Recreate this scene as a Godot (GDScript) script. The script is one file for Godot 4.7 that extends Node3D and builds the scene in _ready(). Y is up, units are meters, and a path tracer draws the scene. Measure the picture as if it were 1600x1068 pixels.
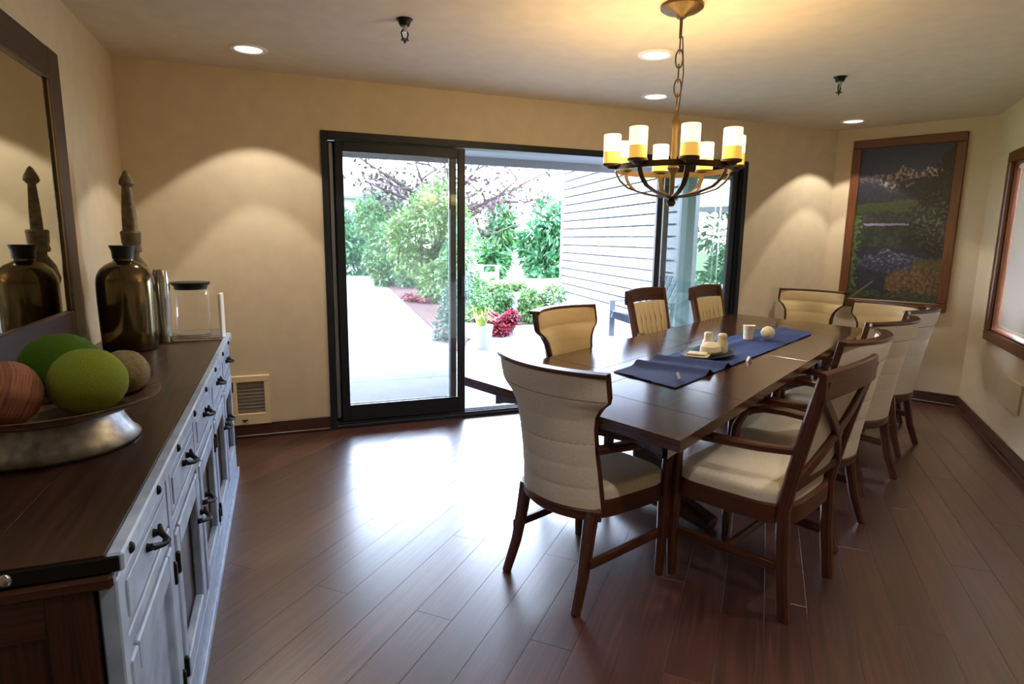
extends Node3D

# ---------------------------------------------------------------- mesh builder
class MB:
	var v := PackedVector3Array()
	var n := PackedVector3Array()
	var t := PackedVector2Array()
	var c := PackedColorArray()
	var use_color := false
	var col := Color.WHITE

	func tri(a: Vector3, b: Vector3, d: Vector3, na: Vector3, nb: Vector3, nd: Vector3, ua := Vector2.ZERO, ub := Vector2.ZERO, ud := Vector2.ZERO) -> void:
		if (b - a).cross(d - a).dot(na + nb + nd) > 0.0:
			v.append_array([a, d, b]); n.append_array([na, nd, nb]); t.append_array([ua, ud, ub])
		else:
			v.append_array([a, b, d]); n.append_array([na, nb, nd]); t.append_array([ua, ub, ud])
		if use_color:
			c.append_array([col, col, col])

	func quad(a: Vector3, b: Vector3, d: Vector3, e: Vector3, nn: Vector3, ua := Vector2.ZERO, ub := Vector2.ZERO, ud := Vector2.ZERO, ue := Vector2.ZERO) -> void:
		tri(a, b, d, nn, nn, nn, ua, ub, ud)
		tri(a, d, e, nn, nn, nn, ua, ud, ue)

	# chamfered box; u of the texture runs along the longest side
	func box(at: Vector3, size: Vector3, ch := 0.0, turn := Basis.IDENTITY, off := Vector2.ZERO) -> void:
		var h := size / 2.0
		ch = minf(ch, 0.45 * minf(size.x, minf(size.y, size.z)))
		var la := 0
		if size.y >= size.x and size.y >= size.z: la = 1
		elif size.z >= size.x: la = 2
		var ma := (la + 1) % 3
		var sa := (la + 2) % 3
		if size[sa] > size[ma]:
			var k := ma
			ma = sa
			sa = k
		var uvof := func(p: Vector3, ax: int) -> Vector2:
			if ax == sa: return Vector2(p[la], p[ma]) + off
			if ax == ma: return Vector2(p[la], p[sa] + size[ma]) + off
			return Vector2(p[ma] * 0.3, p[sa]) + off
		for ax in 3:
			var b1 := (ax + 1) % 3
			var b2 := (ax + 2) % 3
			for s in [-1.0, 1.0]:
				var nn := Vector3.ZERO
				nn[ax] = s
				var q: Array[Vector3] = []
				for k in [[-1, -1], [1, -1], [1, 1], [-1, 1]]:
					var p := Vector3.ZERO
					p[ax] = s * h[ax]
					p[b1] = k[0] * (h[b1] - ch)
					p[b2] = k[1] * (h[b2] - ch)
					q.append(p)
				quad(at + turn * q[0], at + turn * q[1], at + turn * q[2], at + turn * q[3], turn * nn, uvof.call(q[0], ax), uvof.call(q[1], ax), uvof.call(q[2], ax), uvof.call(q[3], ax))
		if ch > 0.0:
			for ax in 3:
				var b1 := (ax + 1) % 3
				var b2 := (ax + 2) % 3
				for s1 in [-1.0, 1.0]:
					for s2 in [-1.0, 1.0]:
						var q: Array[Vector3] = []
						for e in [[-1.0, 0], [1.0, 0], [1.0, 1], [-1.0, 1]]:
							var p := Vector3.ZERO
							p[ax] = e[0] * (h[ax] - ch)
							p[b1] = s1 * (h[b1] - (ch if e[1] == 1 else 0.0))
							p[b2] = s2 * (h[b2] - (0.0 if e[1] == 1 else ch))
							q.append(p)
						var nn := Vector3.ZERO
						nn[b1] = s1
						nn[b2] = s2
						nn = nn.normalized()
						quad(at + turn * q[0], at + turn * q[1], at + turn * q[2], at + turn * q[3], turn * nn, uvof.call(q[0], b1), uvof.call(q[1], b1), uvof.call(q[2], b1), uvof.call(q[3], b1))
			for sx in [-1.0, 1.0]:
				for sy in [-1.0, 1.0]:
					for sz in [-1.0, 1.0]:
						var sg := Vector3(sx, sy, sz)
						var p := sg * (h - Vector3.ONE * ch)
						tri(at + turn * (p + Vector3(sx * ch, 0, 0)), at + turn * (p + Vector3(0, sy * ch, 0)), at + turn * (p + Vector3(0, 0, sz * ch)), turn * sg.normalized(), turn * sg.normalized(), turn * sg.normalized())

	# beam of w x d section from a to b; w lies across 'side'
	func beam(a: Vector3, b: Vector3, w: float, d: float, side := Vector3.RIGHT, ch := 0.003) -> void:
		var y := (b - a).normalized()
		var x := (side - y * side.dot(y)).normalized()
		box((a + b) / 2.0, Vector3(w, (b - a).length(), d), ch, Basis(x, y, x.cross(y)), Vector2(a.x + a.z, a.y * 0.3))

	func tube(pts: Array, radii: Array, sides := 8, caps := true) -> void:
		var m := pts.size()
		var rings := []
		var nrm := []
		var ref := Vector3.UP
		var d0: Vector3 = (pts[1] - pts[0]).normalized()
		if absf(d0.dot(ref)) > 0.9: ref = Vector3.RIGHT
		var len := 0.0
		var lens := []
		for i in m:
			var d: Vector3 = (pts[mini(i + 1, m - 1)] - pts[maxi(i - 1, 0)]).normalized()
			var x := (ref - d * ref.dot(d)).normalized()
			ref = x
			var y := d.cross(x)
			var r := []
			var q := []
			for k in sides:
				var an := TAU * k / sides
				var dd := x * cos(an) + y * sin(an)
				q.append(dd)
				r.append(pts[i] + dd * float(radii[mini(i, radii.size() - 1)]))
			rings.append(r)
			nrm.append(q)
			if i > 0: len += (pts[i] - pts[i - 1]).length()
			lens.append(len)
		for i in m - 1:
			for k in sides:
				var k2 := (k + 1) % sides
				var u0 := Vector2(lens[i], float(k) / sides * 0.1)
				var u1 := Vector2(lens[i + 1], float(k) / sides * 0.1)
				var du := Vector2(0, 0.1 / sides)
				tri(rings[i][k], rings[i + 1][k], rings[i + 1][k2], nrm[i][k], nrm[i + 1][k], nrm[i + 1][k2], u0, u1, u1 + du)
				tri(rings[i][k], rings[i + 1][k2], rings[i][k2], nrm[i][k], nrm[i + 1][k2], nrm[i][k2], u0, u1 + du, u0 + du)
		if caps:
			for e in [0, m - 1]:
				var d: Vector3 = (pts[0] - pts[1]).normalized() if e == 0 else (pts[m - 1] - pts[m - 2]).normalized()
				for k in sides:
					tri(pts[e], rings[e][k], rings[e][(k + 1) % sides], d, d, d)

	# rectangular section swept along a path: widths [w, h] per point; 'up' fixes the roll
	func sweep(pts: Array, ws: Array, up := Vector3.UP) -> void:
		var m := pts.size()
		var rings := []
		var fr := []
		var len := 0.0
		var lens := []
		for i in m:
			var d: Vector3 = (pts[mini(i + 1, m - 1)] - pts[maxi(i - 1, 0)]).normalized()
			var x := d.cross(up).normalized()
			var y := x.cross(d).normalized()
			var w: Array = ws[mini(i, ws.size() - 1)]
			var r := []
			var chf: float = minf(w[0], w[1]) * 0.22
			for k in [[-1, -1, 0, 1], [-1, -1, 1, 0], [1, -1, -1, 0], [1, -1, 0, 1], [1, 1, 0, -1], [1, 1, -1, 0], [-1, 1, 1, 0], [-1, 1, 0, -1]]:
				r.append(pts[i] + x * (k[0] * w[0] / 2.0 + k[2] * chf) + y * (k[1] * w[1] / 2.0 + k[3] * chf))
			rings.append(r)
			fr.append([x, y, d])
			if i > 0: len += (pts[i] - pts[i - 1]).length()
			lens.append(len)
		for i in m - 1:
			for k in 8:
				var k2 := (k + 1) % 8
				var mid0: Vector3 = ((rings[i][k] + rings[i][k2]) / 2.0 - pts[i])
				var mid1: Vector3 = ((rings[i + 1][k] + rings[i + 1][k2]) / 2.0 - pts[i + 1])
				var e: Vector3 = (rings[i][k2] - rings[i][k]).normalized()
				var n0: Vector3 = (mid0 - e * mid0.dot(e)).normalized()
				var n1: Vector3 = (mid1 - e * mid1.dot(e)).normalized()
				var w0: float = (rings[i][k2] - rings[i][k]).length()
				var a := Vector2(lens[i], k * 0.02)
				var b := Vector2(lens[i + 1], k * 0.02)
				tri(rings[i][k], rings[i + 1][k], rings[i + 1][k2], n0, n1, n1, a, b, b + Vector2(0, w0))
				tri(rings[i][k], rings[i + 1][k2], rings[i][k2], n0, n1, n0, a, b + Vector2(0, w0), a + Vector2(0, w0))
		for e in [0, m - 1]:
			var d: Vector3 = -fr[0][2] if e == 0 else fr[m - 1][2]
			for k in range(1, 7):
				tri(rings[e][0], rings[e][k], rings[e][k + 1], d, d, d)

	# profile of Vector2(radius, height) turned about y at 'at'
	func lathe(prof: Array, seg := 32, at := Vector3.ZERO, squash := Vector2.ONE) -> void:
		var m := prof.size()
		var ns := []
		for i in m - 1:
			var d: Vector2 = prof[i + 1] - prof[i]
			ns.append(Vector2(d.y, -d.x).normalized())
		for i in m - 1:
			var n0: Vector2 = ns[i]
			var n1: Vector2 = ns[i]
			if i > 0 and n0.dot(ns[i - 1]) > 0.7: n0 = (n0 + ns[i - 1]).normalized()
			if i < m - 2 and n1.dot(ns[i + 1]) > 0.7: n1 = (n1 + ns[i + 1]).normalized()
			for k in seg:
				var q := []
				var w := []
				for e in [[i, k, n0], [i + 1, k, n1], [i + 1, k + 1, n1], [i, k + 1, n0]]:
					var an: float = TAU * e[1] / seg
					var p: Vector2 = prof[e[0]]
					q.append(at + Vector3(cos(an) * p.x * squash.x, p.y, sin(an) * p.x * squash.y))
					w.append(Vector3(cos(an) * e[2].x, e[2].y, sin(an) * e[2].x).normalized())
				var uu := Vector2(float(k) / seg, prof[i].y)
				var u1 := Vector2(float(k) / seg, prof[i + 1].y)
				var dx := Vector2(1.0 / seg, 0)
				if prof[i].distance_to(prof[i + 1]) > 1e-6:
					if prof[i + 1].x > 1e-6: tri(q[0], q[1], q[2], w[0], w[1], w[2], uu, u1, u1 + dx)
					if prof[i].x > 1e-6: tri(q[0], q[2], q[3], w[0], w[2], w[3], uu, u1 + dx, uu + dx)

	# upright prism over a flat outline (Vector2 = x, z)
	func prism(poly: PackedVector2Array, y0: float, y1: float, uvd := Vector2.RIGHT, off := Vector2.ZERO, ch := 0.0) -> void:
		var top := poly
		if ch > 0.0:
			var s := Geometry2D.offset_polygon(poly, -ch)
			if s.size() == 1 and s[0].size() == poly.size(): top = s[0]
			else: ch = 0.0
		var side := Vector2(-uvd.y, uvd.x)
		var ix := Geometry2D.triangulate_polygon(top)
		for k in range(0, ix.size(), 3):
			var a := top[ix[k]]
			var b := top[ix[k + 1]]
			var d := top[ix[k + 2]]
			var ua := Vector2(a.dot(uvd), a.dot(side)) + off
			var ub := Vector2(b.dot(uvd), b.dot(side)) + off
			var ud := Vector2(d.dot(uvd), d.dot(side)) + off
			tri(Vector3(a.x, y1, a.y), Vector3(b.x, y1, b.y), Vector3(d.x, y1, d.y), Vector3.UP, Vector3.UP, Vector3.UP, ua, ub, ud)
		ix = Geometry2D.triangulate_polygon(poly)
		for k in range(0, ix.size(), 3):
			var a := poly[ix[k]]
			var b := poly[ix[k + 1]]
			var d := poly[ix[k + 2]]
			tri(Vector3(a.x, y0, a.y), Vector3(b.x, y0, b.y), Vector3(d.x, y0, d.y), Vector3.DOWN, Vector3.DOWN, Vector3.DOWN, a, b, d)
		var cw := Geometry2D.is_polygon_clockwise(poly)
		for k in poly.size():
			var a := poly[k]
			var b := poly[(k + 1) % poly.size()]
			var e := (b - a).normalized()
			var o := Vector2(e.y, -e.x) * (-1.0 if cw else 1.0)
			var nn := Vector3(o.x, 0, o.y)
			var ua := Vector2(a.dot(uvd), y0)
			var ub := Vector2(b.dot(uvd), y0)
			quad(Vector3(a.x, y0, a.y), Vector3(b.x, y0, b.y), Vector3(b.x, y1 - ch, b.y), Vector3(a.x, y1 - ch, a.y), nn, ua, ub, ub + Vector2(0, y1 - y0), ua + Vector2(0, y1 - y0))
			if ch > 0.0:
				# top[] from offset_polygon may start elsewhere: pair by nearest corner
				var ta := near(top, a)
				var tb := near(top, b)
				quad(Vector3(a.x, y1 - ch, a.y), Vector3(b.x, y1 - ch, b.y), Vector3(tb.x, y1, tb.y), Vector3(ta.x, y1, ta.y), (nn + Vector3.UP).normalized(), ua, ub, ub, ua)

	func near(p: PackedVector2Array, a: Vector2) -> Vector2:
		var best := p[0]
		for q in p:
			if q.distance_squared_to(a) < best.distance_squared_to(a): best = q
		return best

	# smooth patch: f(u, v) -> point, u and v in 0..1; 'hint' points outward
	func patch(nu: int, nv: int, f: Callable, hint: Vector3, us := 1.0, vs := 1.0, ctr = null) -> void:
		var P := []
		for i in nu + 1:
			var row := []
			for j in nv + 1:
				row.append(f.call(float(i) / nu, float(j) / nv))
			P.append(row)
		var N := []
		for i in nu + 1:
			var row := []
			for j in nv + 1:
				var du: Vector3 = P[mini(i + 1, nu)][j] - P[maxi(i - 1, 0)][j]
				var dv: Vector3 = P[i][mini(j + 1, nv)] - P[i][maxi(j - 1, 0)]
				var q := du.cross(dv).normalized()
				var way: Vector3 = hint if ctr == null else P[i][j] - ctr
				if q.length() < 0.5: q = hint
				row.append(q if q.dot(way) >= 0 else -q)
			N.append(row)
		for i in nu:
			for j in nv:
				var u0 := Vector2(float(i) / nu * us, float(j) / nv * vs)
				var u1 := Vector2(float(i + 1) / nu * us, float(j) / nv * vs)
				var u2 := Vector2(float(i + 1) / nu * us, float(j + 1) / nv * vs)
				var u3 := Vector2(float(i) / nu * us, float(j + 1) / nv * vs)
				tri(P[i][j], P[i + 1][j], P[i + 1][j + 1], N[i][j], N[i + 1][j], N[i + 1][j + 1], u0, u1, u2)
				tri(P[i][j], P[i + 1][j + 1], P[i][j + 1], N[i][j], N[i + 1][j + 1], N[i][j + 1], u0, u2, u3)

	func ball(at: Vector3, r: Vector3, seg := 24, rings := 14, wob = null) -> void:
		var f := func(u: float, w: float) -> Vector3:
			var th := u * TAU
			var ph := (0.0008 + w * 0.9984) * PI
			var d := Vector3(sin(ph) * cos(th), cos(ph), sin(ph) * sin(th))
			var k := 1.0
			if wob != null: k = wob.call(d)
			return d * r * k
		var P := []
		for i in seg + 1:
			var row := []
			for j in rings + 1:
				row.append(f.call(float(i % seg) / seg, float(j) / rings))
			P.append(row)
		var nf := func(i: int, j: int) -> Vector3:
			var i0 := (i - 1 + seg) % seg
			var i1 := (i + 1) % seg
			var q: Vector3 = (P[i1][j] - P[i0][j]).cross(P[i % seg][mini(j + 1, rings)] - P[i % seg][maxi(j - 1, 0)])
			if q.length() < 1e-9: return P[i][j].normalized()
			q = q.normalized()
			return q if q.dot(P[i][j]) >= 0 else -q
		for i in seg:
			for j in rings:
				var u0 := Vector2(float(i) / seg, float(j) / rings)
				var du := Vector2(1.0 / seg, 0)
				var dv := Vector2(0, 1.0 / rings)
				tri(at + P[i][j], at + P[i + 1][j], at + P[i + 1][j + 1], nf.call(i, j), nf.call(i + 1, j), nf.call(i + 1, j + 1), u0, u0 + du, u0 + du + dv)
				tri(at + P[i][j], at + P[i + 1][j + 1], at + P[i][j + 1], nf.call(i, j), nf.call(i + 1, j + 1), nf.call(i, j + 1), u0, u0 + du + dv, u0 + dv)

	func mesh() -> ArrayMesh:
		var a := []
		a.resize(Mesh.ARRAY_MAX)
		a[Mesh.ARRAY_VERTEX] = v
		a[Mesh.ARRAY_NORMAL] = n
		a[Mesh.ARRAY_TEX_UV] = t
		if use_color: a[Mesh.ARRAY_COLOR] = c
		var m := ArrayMesh.new()
		m.add_surface_from_arrays(Mesh.PRIMITIVE_TRIANGLES, a)
		return m

# ---------------------------------------------------------------- helpers
var rng := RandomNumberGenerator.new()
var taken := {}
var M := {}
const CEIL := 2.44
const WA := Vector2(5.847, 0.0)          # corner of back wall and picture wall
const WB := Vector2(6.363, 1.067)        # corner of picture wall and window wall
const WC := Vector2(4.47, 2.85)
const ROOM := [Vector2(0, 0), Vector2(5.847, 0), Vector2(6.363, 1.067), Vector2(4.47, 2.85), Vector2(4.47, 6.0), Vector2(0, 6.0)]

func numbered(s: String) -> String:
	if not taken.has(s):
		taken[s] = 0
		return s
	taken[s] += 1
	return "%s_%03d" % [s, taken[s]]

func thing(called: String, label: String, category: String, at := Vector3.ZERO, turn := 0.0, group := "") -> Node3D:
	var o := Node3D.new()
	o.name = numbered(called)
	add_child(o)
	o.position = at
	o.rotation.y = turn
	o.set_meta("label", label)
	o.set_meta("category", category)
	if group: o.set_meta("group", group)
	return o

func part(called: String, b: MB, m: Material, parent: Node, at := Vector3.ZERO) -> MeshInstance3D:
	var o := MeshInstance3D.new()
	o.name = called
	o.mesh = b.mesh()
	o.material_override = m
	o.position = at
	parent.add_child(o, true)
	return o

func single(called: String, b: MB, m: Material, label: String, category: String, at := Vector3.ZERO, turn := 0.0, group := "") -> MeshInstance3D:
	var o := part(numbered(called), b, m, self, at)
	o.rotation.y = turn
	o.set_meta("label", label)
	o.set_meta("category", category)
	if group: o.set_meta("group", group)
	return o

func struct(called: String, b: MB, m: Material, label := "") -> MeshInstance3D:
	var o := part(called, b, m, self)
	o.set_meta("kind", "structure")
	if label: o.set_meta("label", label)
	return o

func struct_node(called: String, label := "") -> Node3D:
	var o := Node3D.new()
	o.name = called
	add_child(o)
	o.set_meta("kind", "structure")
	if label: o.set_meta("label", label)
	return o

func again(src: Node3D, called: String, label: String, at: Vector3, turn: float, size := 1.0) -> Node3D:
	var o: Node3D = src.duplicate()
	o.name = numbered(called)
	add_child(o)
	o.position = at
	o.rotation.y = turn
	o.scale = Vector3.ONE * size
	o.set_meta("label", label)
	return o

func bx(at: Vector3, size: Vector3, ch := 0.0) -> MB:
	var b := MB.new()
	b.box(at, size, ch)
	return b

func facing(d: Vector2) -> float:
	return atan2(-d.x, -d.y)

# a copy of the noise's picture, seamless, mapped between two colours
func noise_tex(w: int, h: int, freq: float, oct: int, sd: int, ca: Color, cb: Color, sharp := 1.0) -> ImageTexture:
	var f := FastNoiseLite.new()
	f.seed = sd
	f.frequency = freq
	f.fractal_octaves = oct
	f.noise_type = FastNoiseLite.TYPE_SIMPLEX_SMOOTH
	var g := f.get_seamless_image(w, h)
	g.convert(Image.FORMAT_RGB8)
	for y in h:
		for x in w:
			var k := clampf((g.get_pixel(x, y).r - 0.5) * sharp + 0.5, 0.0, 1.0)
			g.set_pixel(x, y, ca.lerp(cb, k))
	return ImageTexture.create_from_image(g)

# wood grain running along u; seamless in u and v by folding
func wood_tex(w: int, h: int, sd: int, ca: Color, cb: Color, cc: Color) -> ImageTexture:
	var f := FastNoiseLite.new()
	f.seed = sd
	f.frequency = 1.0
	f.fractal_octaves = 2
	var e := FastNoiseLite.new()
	e.seed = sd + 1
	e.frequency = 1.0
	e.fractal_type = FastNoiseLite.FRACTAL_NONE
	var im := Image.create(w, h, false, Image.FORMAT_RGB8)
	for y in h:
		var fy := absf(float(y) / h * 2.0 - 1.0)
		for x in w:
			var fx := absf(float(x) / w * 2.0 - 1.0)
			var wav := f.get_noise_2d(fx * 1.2, fy * 2.0 + 40.0) * 0.5
			var band := f.get_noise_2d(fx * 0.8 + 7.0, (fy + wav * 0.1) * 10.0) * 0.5 + 0.5
			var fine := e.get_noise_2d(fx * 1.6, (fy + wav * 0.05) * 46.0 + 90.0) * 0.5 + 0.5
			var hair := e.get_noise_2d(fx * 4.0 + 30.0, (fy + wav * 0.05) * 110.0) * 0.5 + 0.5
			var col := ca.lerp(cb, clampf(band * 1.5 - 0.25, 0, 1))
			col = col.lerp(cc, clampf((fine - 0.4) * 0.9, 0, 0.5) + 0.18 * hair)
			im.set_pixel(x, y, col)
	return ImageTexture.create_from_image(im)

func mat(col: Color, rough := 0.6, metal := 0.0, spec := 0.5) -> StandardMaterial3D:
	var m := StandardMaterial3D.new()
	m.albedo_color = col
	m.roughness = rough
	m.metallic = metal
	m.metallic_specular = spec
	return m

func tex_mat(tx: Texture2D, rough: float, uv := Vector3.ONE, tint := Color.WHITE) -> StandardMaterial3D:
	var m := mat(tint, rough)
	m.albedo_texture = tx
	m.uv1_scale = uv
	return m

func tri_mat(tx: Texture2D, rough: float, scale: float, tint := Color.WHITE, world := true) -> StandardMaterial3D:
	var m := tex_mat(tx, rough, Vector3.ONE * scale, tint)
	m.uv1_triplanar = true
	m.uv1_world_triplanar = world
	return m

func rgb(r: int, g: int, b: int) -> Color:
	return Color(r / 255.0, g / 255.0, b / 255.0)

func make_materials() -> void:
	var grain := wood_tex(512, 256, 3, rgb(255, 250, 245), rgb(186, 170, 160), rgb(128, 110, 102))
	M.floor = []
	for tn in [rgb(100, 62, 53), rgb(94, 58, 50), rgb(88, 54, 48), rgb(106, 66, 56), rgb(97, 60, 51)]:
		var m := tex_mat(grain, 0.36, Vector3(0.7, 1.6, 1), tn)
		m.roughness = 0.36
		m.metallic_specular = 0.7
		m.clearcoat_enabled = true
		m.clearcoat = 1.0
		m.clearcoat_roughness = 0.28
		M.floor.append(m)
	M.table = tex_mat(grain, 0.17, Vector3(0.8, 2.2, 1), rgb(92, 60, 48))
	M.table.metallic_specular = 0.7
	M.chair_wood = tex_mat(grain, 0.34, Vector3(1.6, 4.0, 1), rgb(96, 55, 36))
	M.frame_wood = tex_mat(grain, 0.38, Vector3(1.2, 5.0, 1), rgb(126, 76, 42))
	M.dark_wood = tex_mat(grain, 0.35, Vector3(1.0, 3.0, 1), rgb(74, 46, 38))
	M.mirror_wood = tex_mat(grain, 0.4, Vector3(1.0, 4.0, 1), rgb(66, 40, 34))
	M.top_wood = tex_mat(grain, 0.34, Vector3(0.7, 2.0, 1), rgb(70, 50, 42))
	M.base_wood = tex_mat(grain, 0.42, Vector3(1.0, 3.0, 1), rgb(92, 60, 48))
	var plaster := noise_tex(256, 256, 0.03, 4, 5, rgb(244, 244, 244), rgb(255, 255, 255))
	var orange := noise_tex(256, 256, 0.09, 2, 8, Color.BLACK, Color.WHITE)
	M.wall = tri_mat(plaster, 0.75, 0.8, rgb(214, 198, 170))
	M.wall.heightmap_enabled = true
	M.wall.heightmap_texture = orange
	M.wall.heightmap_scale = 0.03
	M.ceiling = tri_mat(plaster, 0.85, 0.8, rgb(220, 209, 190))
	M.subfloor = mat(rgb(40, 28, 24), 0.9)
	var weave := noise_tex(256, 256, 0.12, 3, 21, rgb(236, 233, 228), rgb(255, 255, 255), 1.2)
	var weave_h := noise_tex(256, 256, 0.25, 2, 23, Color.BLACK, Color.WHITE)
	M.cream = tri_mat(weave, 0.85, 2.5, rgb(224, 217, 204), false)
	M.cream.heightmap_enabled = true
	M.cream.heightmap_texture = weave_h
	M.cream.heightmap_scale = 0.05
	M.cream.rim_enabled = true
	M.cream.rim = 0.2
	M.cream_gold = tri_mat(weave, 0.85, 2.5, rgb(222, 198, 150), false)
	M.seam = mat(rgb(86, 72, 56), 0.9)
	var bw := noise_tex(256, 256, 0.02, 5, 31, rgb(176, 198, 230), rgb(146, 170, 208), 1.3)
	M.blue_paint = tri_mat(bw, 0.45, 1.6, Color.WHITE)
	M.iron = mat(rgb(24, 23, 24), 0.5, 0.6)
	M.steel = mat(rgb(190, 190, 192), 0.3, 1.0)
	M.frame_dark = mat(rgb(34, 38, 46), 0.42, 0.4)
	M.frame_grey = mat(rgb(150, 160, 172), 0.4, 0.5)
	M.glass = mat(Color(0.9, 0.95, 0.95, 0.03), 0.0)
	M.glass.transparency = BaseMaterial3D.TRANSPARENCY_ALPHA
	M.glass_smoke = mat(Color(0.42, 0.52, 0.58, 0.24), 0.0)
	M.glass_smoke.transparency = BaseMaterial3D.TRANSPARENCY_ALPHA
	M.glass_teal = mat(Color(0.12, 0.55, 0.5, 0.55), 0.02)
	M.glass_teal.transparency = BaseMaterial3D.TRANSPARENCY_ALPHA
	M.mirror = mat(rgb(222, 226, 216), 0.02, 1.0)
	M.white_paint = mat(rgb(236, 236, 236), 0.55)
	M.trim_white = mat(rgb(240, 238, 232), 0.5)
	M.vent_cream = mat(rgb(226, 208, 172), 0.55)
	M.vent_grey = mat(rgb(148, 140, 132), 0.6)
	M.shade_cloth = tri_mat(weave, 0.9, 3.0, rgb(232, 226, 222))
	M.shade_cloth.backlight_enabled = true
	M.shade_cloth.backlight = Color(0.35, 0.35, 0.36)
	var pew := noise_tex(256, 256, 0.02, 5, 41, rgb(196, 198, 202), rgb(128, 130, 136), 1.5)
	M.pewter = tri_mat(pew, 0.42, 4.0, Color.WHITE)
	M.pewter.metallic = 0.85
	M.copper_dish = tri_mat(pew, 0.45, 4.0, rgb(190, 150, 125))
	M.copper_dish.metallic = 0.5
	var moss := noise_tex(256, 256, 0.08, 4, 51, rgb(92, 112, 22), rgb(142, 160, 48), 1.6)
	M.moss = tri_mat(moss, 0.95, 14.0, Color.WHITE, false)
	M.moss.heightmap_enabled = true
	M.moss.heightmap_texture = noise_tex(256, 256, 0.2, 3, 52, Color.BLACK, Color.WHITE)
	M.moss.heightmap_scale = 0.1
	M.moss_deep = M.moss.duplicate()
	M.moss_deep.albedo_color = rgb(150, 205, 90)
	var stone := noise_tex(256, 256, 0.05, 4, 61, rgb(146, 132, 98), rgb(110, 98, 74), 1.5)
	M.stone = tri_mat(stone, 0.9, 7.0, Color.WHITE, false)
	M.striped = tex_mat(wood_tex(256, 256, 71, rgb(132, 76, 56), rgb(100, 54, 42), rgb(196, 150, 122)), 0.7, Vector3(1, 1, 1))
	M.bottle = mat(rgb(116, 102, 74), 0.13, 0.92)
	M.black = mat(rgb(22, 21, 22), 0.5)
	var spw := noise_tex(128, 128, 0.04, 4, 81, rgb(128, 112, 82), rgb(82, 70, 52), 1.5)
	M.spire = tri_mat(spw, 0.75, 5.0)
	M.silver_glass = mat(rgb(196, 198, 196), 0.12, 0.85)
	M.clear = mat(Color(0.92, 0.96, 0.96, 0.08), 0.02)
	M.clear.transparency = BaseMaterial3D.TRANSPARENCY_ALPHA
	M.crystal = mat(Color(0.97, 0.98, 0.98, 0.1), 0.03)
	M.crystal.refraction_enabled = true
	M.crystal.refraction_scale = 0.05
	var nav := noise_tex(256, 256, 0.1, 3, 91, rgb(34, 54, 108), rgb(52, 76, 138), 1.3)
	M.navy = tri_mat(nav, 0.8, 3.0)
	M.navy.heightmap_enabled = true
	M.navy.heightmap_texture = weave_h
	M.navy.heightmap_scale = 0.05
	M.ivory = tri_mat(noise_tex(128, 128, 0.05, 3, 95, rgb(240, 232, 208), rgb(216, 204, 170), 1.3), 0.5, 6.0)
	M.tray_blue = mat(rgb(18, 22, 46), 0.3)
	M.bronze = mat(rgb(92, 76, 48), 0.42, 0.75)
	M.amber_glow = mat(rgb(236, 190, 100), 0.35)
	M.amber_glow.emission_enabled = true
	M.amber_glow.emission = rgb(250, 196, 92)
	M.amber_glow.emission_energy_multiplier = 0.75
	M.shade_glow = mat(rgb(255, 246, 220), 0.35)
	M.shade_glow.emission_enabled = true
	M.shade_glow.emission = rgb(255, 240, 190)
	M.shade_glow.emission_energy_multiplier = 1.5
	M.lens_glow = mat(rgb(250, 250, 250), 0.5)
	M.lens_glow.emission_enabled = true
	M.lens_glow.emission = rgb(255, 250, 244)
	M.lens_glow.emission_energy_multiplier = 1.6
	# outdoors
	var conc := noise_tex(256, 256, 0.02, 5, 101, rgb(130, 130, 132), rgb(114, 114, 117), 1.3)
	M.concrete = tri_mat(conc, 0.85, 0.5)
	M.mulch = tri_mat(noise_tex(256, 256, 0.08, 4, 103, rgb(104, 72, 62), rgb(60, 44, 40), 1.8), 0.95, 1.2)
	M.grass = tri_mat(noise_tex(256, 256, 0.1, 4, 105, rgb(112, 138, 84), rgb(76, 108, 62), 1.5), 0.95, 0.7)
	M.siding = tri_mat(plaster, 0.6, 1.0, rgb(146, 148, 156))
	M.soffit = mat(rgb(112, 114, 122), 0.8)
	M.adk_grey = mat(rgb(82, 88, 100), 0.6)
	M.leaf = mat(Color.WHITE, 0.55)
	M.leaf.vertex_color_use_as_albedo = true
	M.leaf.backlight_enabled = true
	M.leaf.backlight = Color(0.7, 0.7, 0.7)
	M.bark = tri_mat(noise_tex(128, 128, 0.05, 4, 111, rgb(84, 68, 68), rgb(54, 42, 44), 1.6), 0.9, 2.0)
	M.pot = mat(rgb(150, 152, 158), 0.6)
	M.canvas = mat(rgb(232, 236, 236), 0.8)
	M.print = picture_print()

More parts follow.
